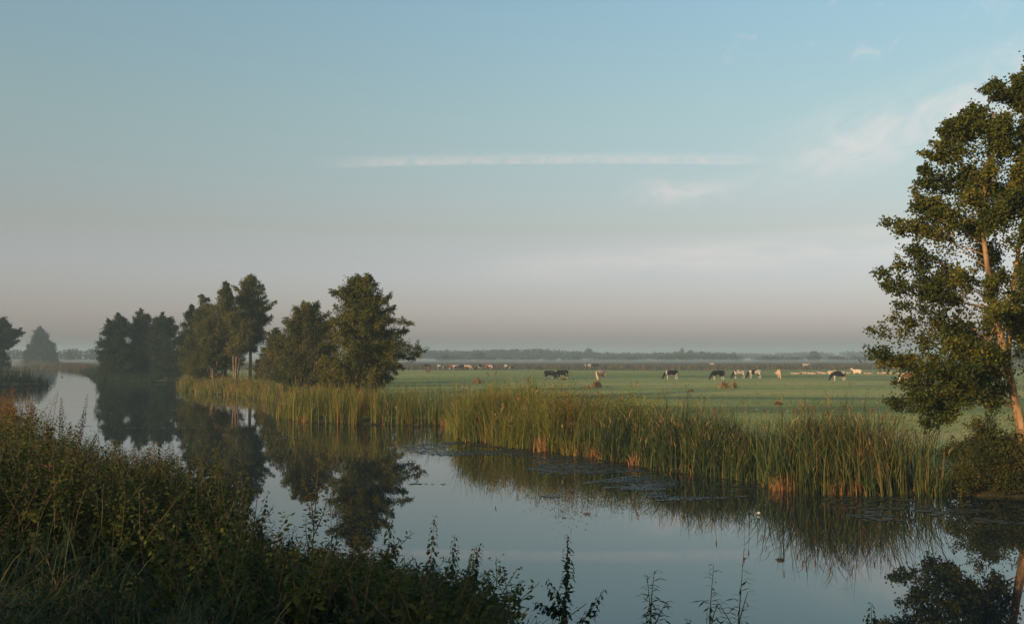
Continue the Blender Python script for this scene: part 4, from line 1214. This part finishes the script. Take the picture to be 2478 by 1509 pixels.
# candidate places on the near bank
n_ = 26000
Yc = 4.5 + 42 * rng.uniform(size=n_) ** 1.9
Xc = (rng.uniform(-140, 1500, n_) - W0 / 2) / F * Yc * 1.04
P2 = np.column_stack([Xc, Yc])
k = (~inside(P2, POLY)) & (dseg(P2, NEAR) < 30) & (Yc < 46)
P2 = P2[k]; Z2 = height(P2)
dN = dseg(P2, NEAR)
lv, st, gr, gr2 = MB(), MB(), MB(), MB()
U0, V0 = proj(np.column_stack([P2, Z2]))
hmax = (V0 - np.interp(U0, SU, SV)) * P2[:, 1] / F     # room left below the hedge's ragged top line
tall = vnoise(P2[:, 0], P2[:, 1], 2.2, 51)
tall2 = .65 * vnoise(P2[:, 0], P2[:, 1], 1.5, 57) + .45 * vnoise(P2[:, 0], P2[:, 1], .6, 58)
cnt = 0
for i in range(len(P2)):
    if hmax[i] < .18: continue
    x_, y_ = P2[i]
    grassy = (dN[i] > 5.5 + 2 * tall[i]) or (y_ < 9 and x_ < -1.5 - .1 * y_)
    want = rng.uniform(.6, 1.75) * (.45 + 1.0 * tall2[i])
    if dN[i] > 3.5: want *= .7
    gapf = math.exp(-((y_ - 24.5) / 2.6) ** 2)
    want *= 1 - .72 * gapf
    h_ = min(want, hmax[i] * rng.uniform(.6, 1.12))
    if grassy: h_ *= .42
    if grassy and rng.uniform() < .75: continue
    if cnt > 4800: break
    cnt += 1
    b_ = np.array([x_, y_, Z2[i] - .03])
    ln_ = rng.normal(size=2) * .26
    rust = vnoise(np.array([x_]), np.array([y_]), 1.5, 61)[0]
    r0 = np.clip(rng.uniform(.15, .7) + (.3 if rust > .78 else 0), 0, 1)
    if y_ > 26 and x_ < -13 and rng.uniform() < .2: r0 = rng.uniform(.6, .86)
    if 12 < y_ < 22: r0 = min(r0 + .12, .84)  # golden sunlight on the nearer mound put into the leaf colour
    if 25 < y_ < 34 and x_ > -14: r0 *= .7  # shade low on the farther mound, painted as darker leaf colour
    if y_ < 9: r0 = min(r0, .6)
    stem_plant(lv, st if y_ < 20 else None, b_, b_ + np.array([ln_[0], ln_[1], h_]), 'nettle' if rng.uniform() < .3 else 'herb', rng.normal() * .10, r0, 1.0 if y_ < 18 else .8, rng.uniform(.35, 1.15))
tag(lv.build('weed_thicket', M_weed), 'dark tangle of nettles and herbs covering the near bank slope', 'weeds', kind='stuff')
tag(st.build('weed_stems', M_stem), 'thin stems inside the dark near bank tangle', 'weeds', kind='stuff')
# grass on the dyke and between the weeds
n_ = 90000
Yc = 4.0 + 30 * rng.uniform(size=n_) ** 1.7
Xc = (rng.uniform(-200, 1700, n_) - W0 / 2) / F * Yc * 1.05
P2 = np.column_stack([Xc, Yc]); k = ~inside(P2, POLY); P2 = P2[k]
Z2 = height(P2); dN = dseg(P2, NEAR)
U0, V0 = proj(np.column_stack([P2, Z2]))
hm = (V0 - np.interp(U0, SU, SV)) * P2[:, 1] / F
k = hm > .12; P2, Z2, dN, hm = P2[k], Z2[k], dN[k], hm[k]
nn = len(P2)
la = vnoise(P2[:, 0], P2[:, 1], .5, 71) * 12 + rng.normal(size=nn)
hh = np.minimum(rng.uniform(.15, .5, nn) * (1 + .9 * (vnoise(P2[:, 0], P2[:, 1], .6, 72) > .6)), hm)
blades(gr, np.column_stack([P2, Z2 - .02]), hh, np.stack([np.cos(la), np.sin(la)], 1), rng.uniform(.1, 1.0, nn), .009, rng.uniform(0, .95, nn), 4)
# bigger arching tussock blades
for k in range(170):
    i = rng.integers(nn)
    if P2[i, 1] > 20: continue
    m_ = 16
    Pb = np.column_stack([np.repeat(P2[i][None], m_, 0) + rng.normal(size=(m_, 2)) * .04, np.full(m_, Z2[i])])
    blades(gr, Pb, rng.uniform(.45, .95, m_) * (1 if hm[i] > .8 else .6), rng.normal(size=(m_, 2)), rng.uniform(.4, 1.2, m_), .012, np.clip(rng.uniform(.5, 1.15) + rng.uniform(-.1, .1, m_), 0, 1), 6)
tag(gr.build('bank_grass', M_grass), 'dewy blue green grass and arching tussocks on the near bank', 'grass', kind='stuff')


def single(name, label, cat, base_uvY, tip_uv, kind, mat_l, r0=.4, bend=0., grp=None, extra=(), dens=1.0):
    """one plant: foot and tip given where they show, at distance Y"""
    Y = base_uvY[2]
    tip = at(tip_uv[0], tip_uv[1], Y)
    fx = at(base_uvY[0], base_uvY[1], Y)[0]
    base = np.array([fx, Y - .15, hz(fx, Y - .15) - .03])
    if hz(fx, Y - .15) < 0: base[2] = -.1
    o = empty(name, base)
    l_, s_ = MB(), MB()
    stem_plant(l_, s_, base, tip, kind, bend, r0, dens * (1.6 if kind == 'herb' else 1), .62)
    for (t0, du, dv) in extra:
        b2 = base + (tip - base) * t0
        t2 = at(tip_uv[0] + du, tip_uv[1] + dv, Y + rng.uniform(-.1, .1))
        stem_plant(l_, s_, b2, t2, kind, rng.normal() * .05, r0, dens * (1.6 if kind == 'herb' else 1), .62)
    s_.build('stem', M_stem, o, base); l_.build('leaves', mat_l, o, base)
    tag(o, label, cat, grp)
    return o


GN = 'nettle spikes against the river'
single('nettle', 'slanting nettle spike, farthest left of those against the pale river', 'nettle', (180, 1050, 26), (212, 952), 'nettle', M_nettle, .4, .0, GN)
single('nettle', 'short upright nettle spike left of the slanting one at the upper left', 'nettle', (150, 1060, 27), (149, 961), 'nettle', M_nettle, .4, .0, GN)
single('nettle', 'leafy weed leaning right where the water bends behind it', 'nettle', (200, 1110, 23), (246, 1030), 'nettle', M_nettle, .6, -.05, GN)
single('willowherb', 'reddish weed top glowing at the left edge of the dark water', 'weed', (235, 1150, 20), (222, 1075), 'herb', M_rust, .5, 0, None, [(.3, 20, 15), (.2, -10, 30)])
single('willowherb', 'leafy olive weed with a rusty top right of the reddish glowing one', 'weed', (360, 1200, 18), (362, 1068), 'herb', M_weed, .8, 0, None, [(.4, 15, 10), (.3, -20, 20)])
single('nettle', 'olive nettle spike above the left thicket, first of a row of three', 'nettle', (410, 1200, 17), (418, 1075), 'nettle', M_nettle, .8, .02, GN, [(.3, -20, 30)])
single('nettle', 'nettle spike with orange top, middle of a row of three above the left thicket', 'nettle', (470, 1220, 16), (466, 1090), 'nettle', M_nettle, .7, 0, GN)
single('nettle', 'dark nettle spike, last of a row of three above the left thicket', 'nettle', (515, 1250, 15.5), (518, 1120), 'nettle', M_nettle, .9, .03, GN, [(.2, -12, 10)])
single('nettle', 'faint olive nettle spike left of the thin one over bright water', 'nettle', (585, 1330, 14), (606, 1160), 'nettle', M_nettle, .8, 0, GN)
single('nettle', 'thin pointed nettle spike over bright water between thicket and orange weed', 'nettle', (630, 1380, 12.5), (650, 1187), 'nettle', M_nettle, .3, 0, GN, [(.4, -38, 55)])
single('willowherb', 'tallest orange topped weed over the dark tree reflection', 'weed', (755, 1440, 11.5), (770, 1115), 'herb', M_weed, .78, 0, None, [(.5, -38, 40), (.45, 25, 50), (.3, -30, 130)])
single('willowherb', 'yellowish weed just right of the tallest orange topped one', 'weed', (810, 1460, 11.2), (800, 1215), 'herb', M_weed, .72, 0, None, [(.4, 25, 35)])
single('willowherb', 'round olive weed top left of the central upright nettle', 'weed', (860, 1480, 11), (868, 1275), 'herb', M_weed, .8, 0, None, [(.5, -15, 20), (.5, 22, 20)])
single('nettle', 'small nettle sprig with curled leaves left of the tallest orange topped weed', 'nettle', (700, 1440, 11.5), (714, 1270), 'nettle', M_nettle, .3, 0, GN, [(.5, 3, 45)])
single('nettle', 'thin nettle stem arching right over bright water below the thin spike', 'nettle', (640, 1400, 12), (702, 1290), 'nettle', M_nettle, .2, -.12, GN)
single('nettle', 'tall upright nettle beside the dark tree reflection at the centre', 'nettle', (948, 1480, 10.6), (943, 1222), 'nettle', M_nettle, .3, 0, GN, [(.4, 28, 82), (.3, -20, 105)])
single('nettle', 'straight nettle spike right of the tall central one', 'nettle', (1032, 1480, 10.4), (1052, 1248), 'nettle', M_nettle, .3, 0, GN)
single('nettle', 'nettle spike leaning right between the straight one and the twin tops', 'nettle', (1070, 1480, 10.2), (1102, 1292), 'nettle', M_nettle, .3, .03, GN)
single('nettle', 'thick leaning nettle with twin tops, darkest of the central group', 'nettle', (1100, 1490, 10.), (1163, 1312), 'nettle', M_nettle, .1, .0, GN, [(.2, -14, 8), (.1, -20, 80)], 1.3)
single('nettle', 'small low nettle between the central upright ones', 'nettle', (998, 1490, 10.2), (1000, 1342), 'nettle', M_nettle, .2, 0, GN)
single('nettle', 'side leaning nettle with bent tip right of the twin tops', 'nettle', (1210, 1540, 9.8), (1172, 1380), 'nettle', M_nettle, .2, .06, GN)
single('nettle', 'nettle leaning right, left neighbour of the tall lone spike', 'nettle', (1215, 1540, 9.8), (1263, 1402), 'nettle', M_nettle, .1, .02, GN)
single('nettle', 'tall lone nettle spike standing before open water at the bottom centre', 'nettle', (1348, 1560, 9.8), (1374, 1290), 'nettle', M_nettle, .1, .03, GN, [(.25, -78, 165), (.2, -48, 110)], 1.3)
single('nettle', 'nettle leaning strongly right at the bottom, beside the tall lone spike', 'nettle', (1370, 1560, 9.7), (1464, 1424), 'nettle', M_nettle, .1, .02, GN)
GW = 'narrow leaved plants at the bottom edge'
single('willow_sapling', 'bushy long leaved sapling, left one of three at the bottom right', 'sapling', (1575, 1560, 9.6), (1566, 1392), 'willow', M_nettle, .25, .02, GW, [(.3, 45, 65), (.2, -5, 90), (.4, 18, -12)])
single('willow_sapling', 'middle long leaved sapling with a curled leaf clump', 'sapling', (1708, 1570, 9.6), (1727, 1366), 'willow', M_nettle, .25, 0, GW, [(.3, 12, 90)])
single('willow_sapling', 'tallest long leaved sapling with a dark seed head at its tip', 'sapling', (1770, 1570, 9.5), (1800, 1330), 'willow', M_nettle, .2, .02, GW, [(.3, 10, 100), (.2, -60, 130)], .7)
single('willow_sapling', 'arching spiky weed at the bottom edge before the tree reflection', 'sapling', (2125, 1560, 9.4), (2108, 1458), 'nettle', M_nettle, .1, -.1, GW, [(.2, 60, 30)])
single('nettle', 'tiny nettle top just showing at the bottom edge between the saplings', 'nettle', (1655, 1570, 9.5), (1664, 1496), 'nettle', M_nettle, .1, 0, GN)

# orange sunlit weeds at the far left of the near bank
for (u, v, Y, lab) in [(10, 935, 33, 'orange sunlit weed clump cut by the left edge of the photo'), (28, 925, 32, 'tallest orange sunlit weed clump near the left edge'), (52, 945, 31, 'small orange sunlit weed clump, right one of the left edge group')]:
    tp_ = at(u, v, Y); b_ = np.array([tp_[0], Y, hz(tp_[0], Y)])
    o = empty('tansy_clump', b_); l_, s_ = MB(), MB()
    for k in range(12):
        q_ = b_ + np.array([rng.normal() * .3, rng.normal() * .3, 0])
        stem_plant(l_, s_, q_, np.array([q_[0] + rng.normal() * .08, q_[1], tp_[2] - abs(rng.normal()) * .5]), 'herb', 0, rng.uniform(.0, .9), 1.2)
    s_.build('stems', M_stem, o, b_); l_.build('leaves', M_rust, o, b_)
    tag(o, lab, 'weed', 'orange weeds at the left edge')

# ------------------------------------------------------------------ haze


def vol(name, lo, hi, dens, col, aniso=0.2):
    mb = MB()
    x0, y0, z0 = lo; x1, y1, z1 = hi
    V = [(x0, y0, z0), (x1, y0, z0), (x1, y1, z0), (x0, y1, z0), (x0, y0, z1), (x1, y0, z1), (x1, y1, z1), (x0, y1, z1)]
    mb.add(V, [[0, 3, 2, 1], [4, 5, 6, 7], [0, 1, 5, 4], [1, 2, 6, 5], [2, 3, 7, 6], [3, 0, 4, 7]])
    m = bpy.data.materials.new(name); m.use_nodes = True; m.node_tree.nodes.clear()
    q = NT(m.node_tree)
    p = q.n('ShaderNodeVolumePrincipled')
    p.inputs['Color'].default_value = (*col, 1); p.inputs['Density'].default_value = dens; p.inputs['Anisotropy'].default_value = aniso
    out = q.n('ShaderNodeOutputMaterial'); q.put(out.inputs['Volume'], p.outputs[0])
    return tag(mb.build(name, m), 'thin morning haze over the whole river landscape', 'haze', kind='stuff')


vol('haze', (-2500, -310, -2.4), (2500, 2700, 21), .00068, (.50, .72, .88), 0.0)
m_ = vol('mist', (-900, 430, .05), (1300, 1000, 1.9), .0020, (.66, .80, .88), 0.0)
m_['label'] = 'low white mist lying over the far pasture and upper river'
m_['category'] = 'mist'
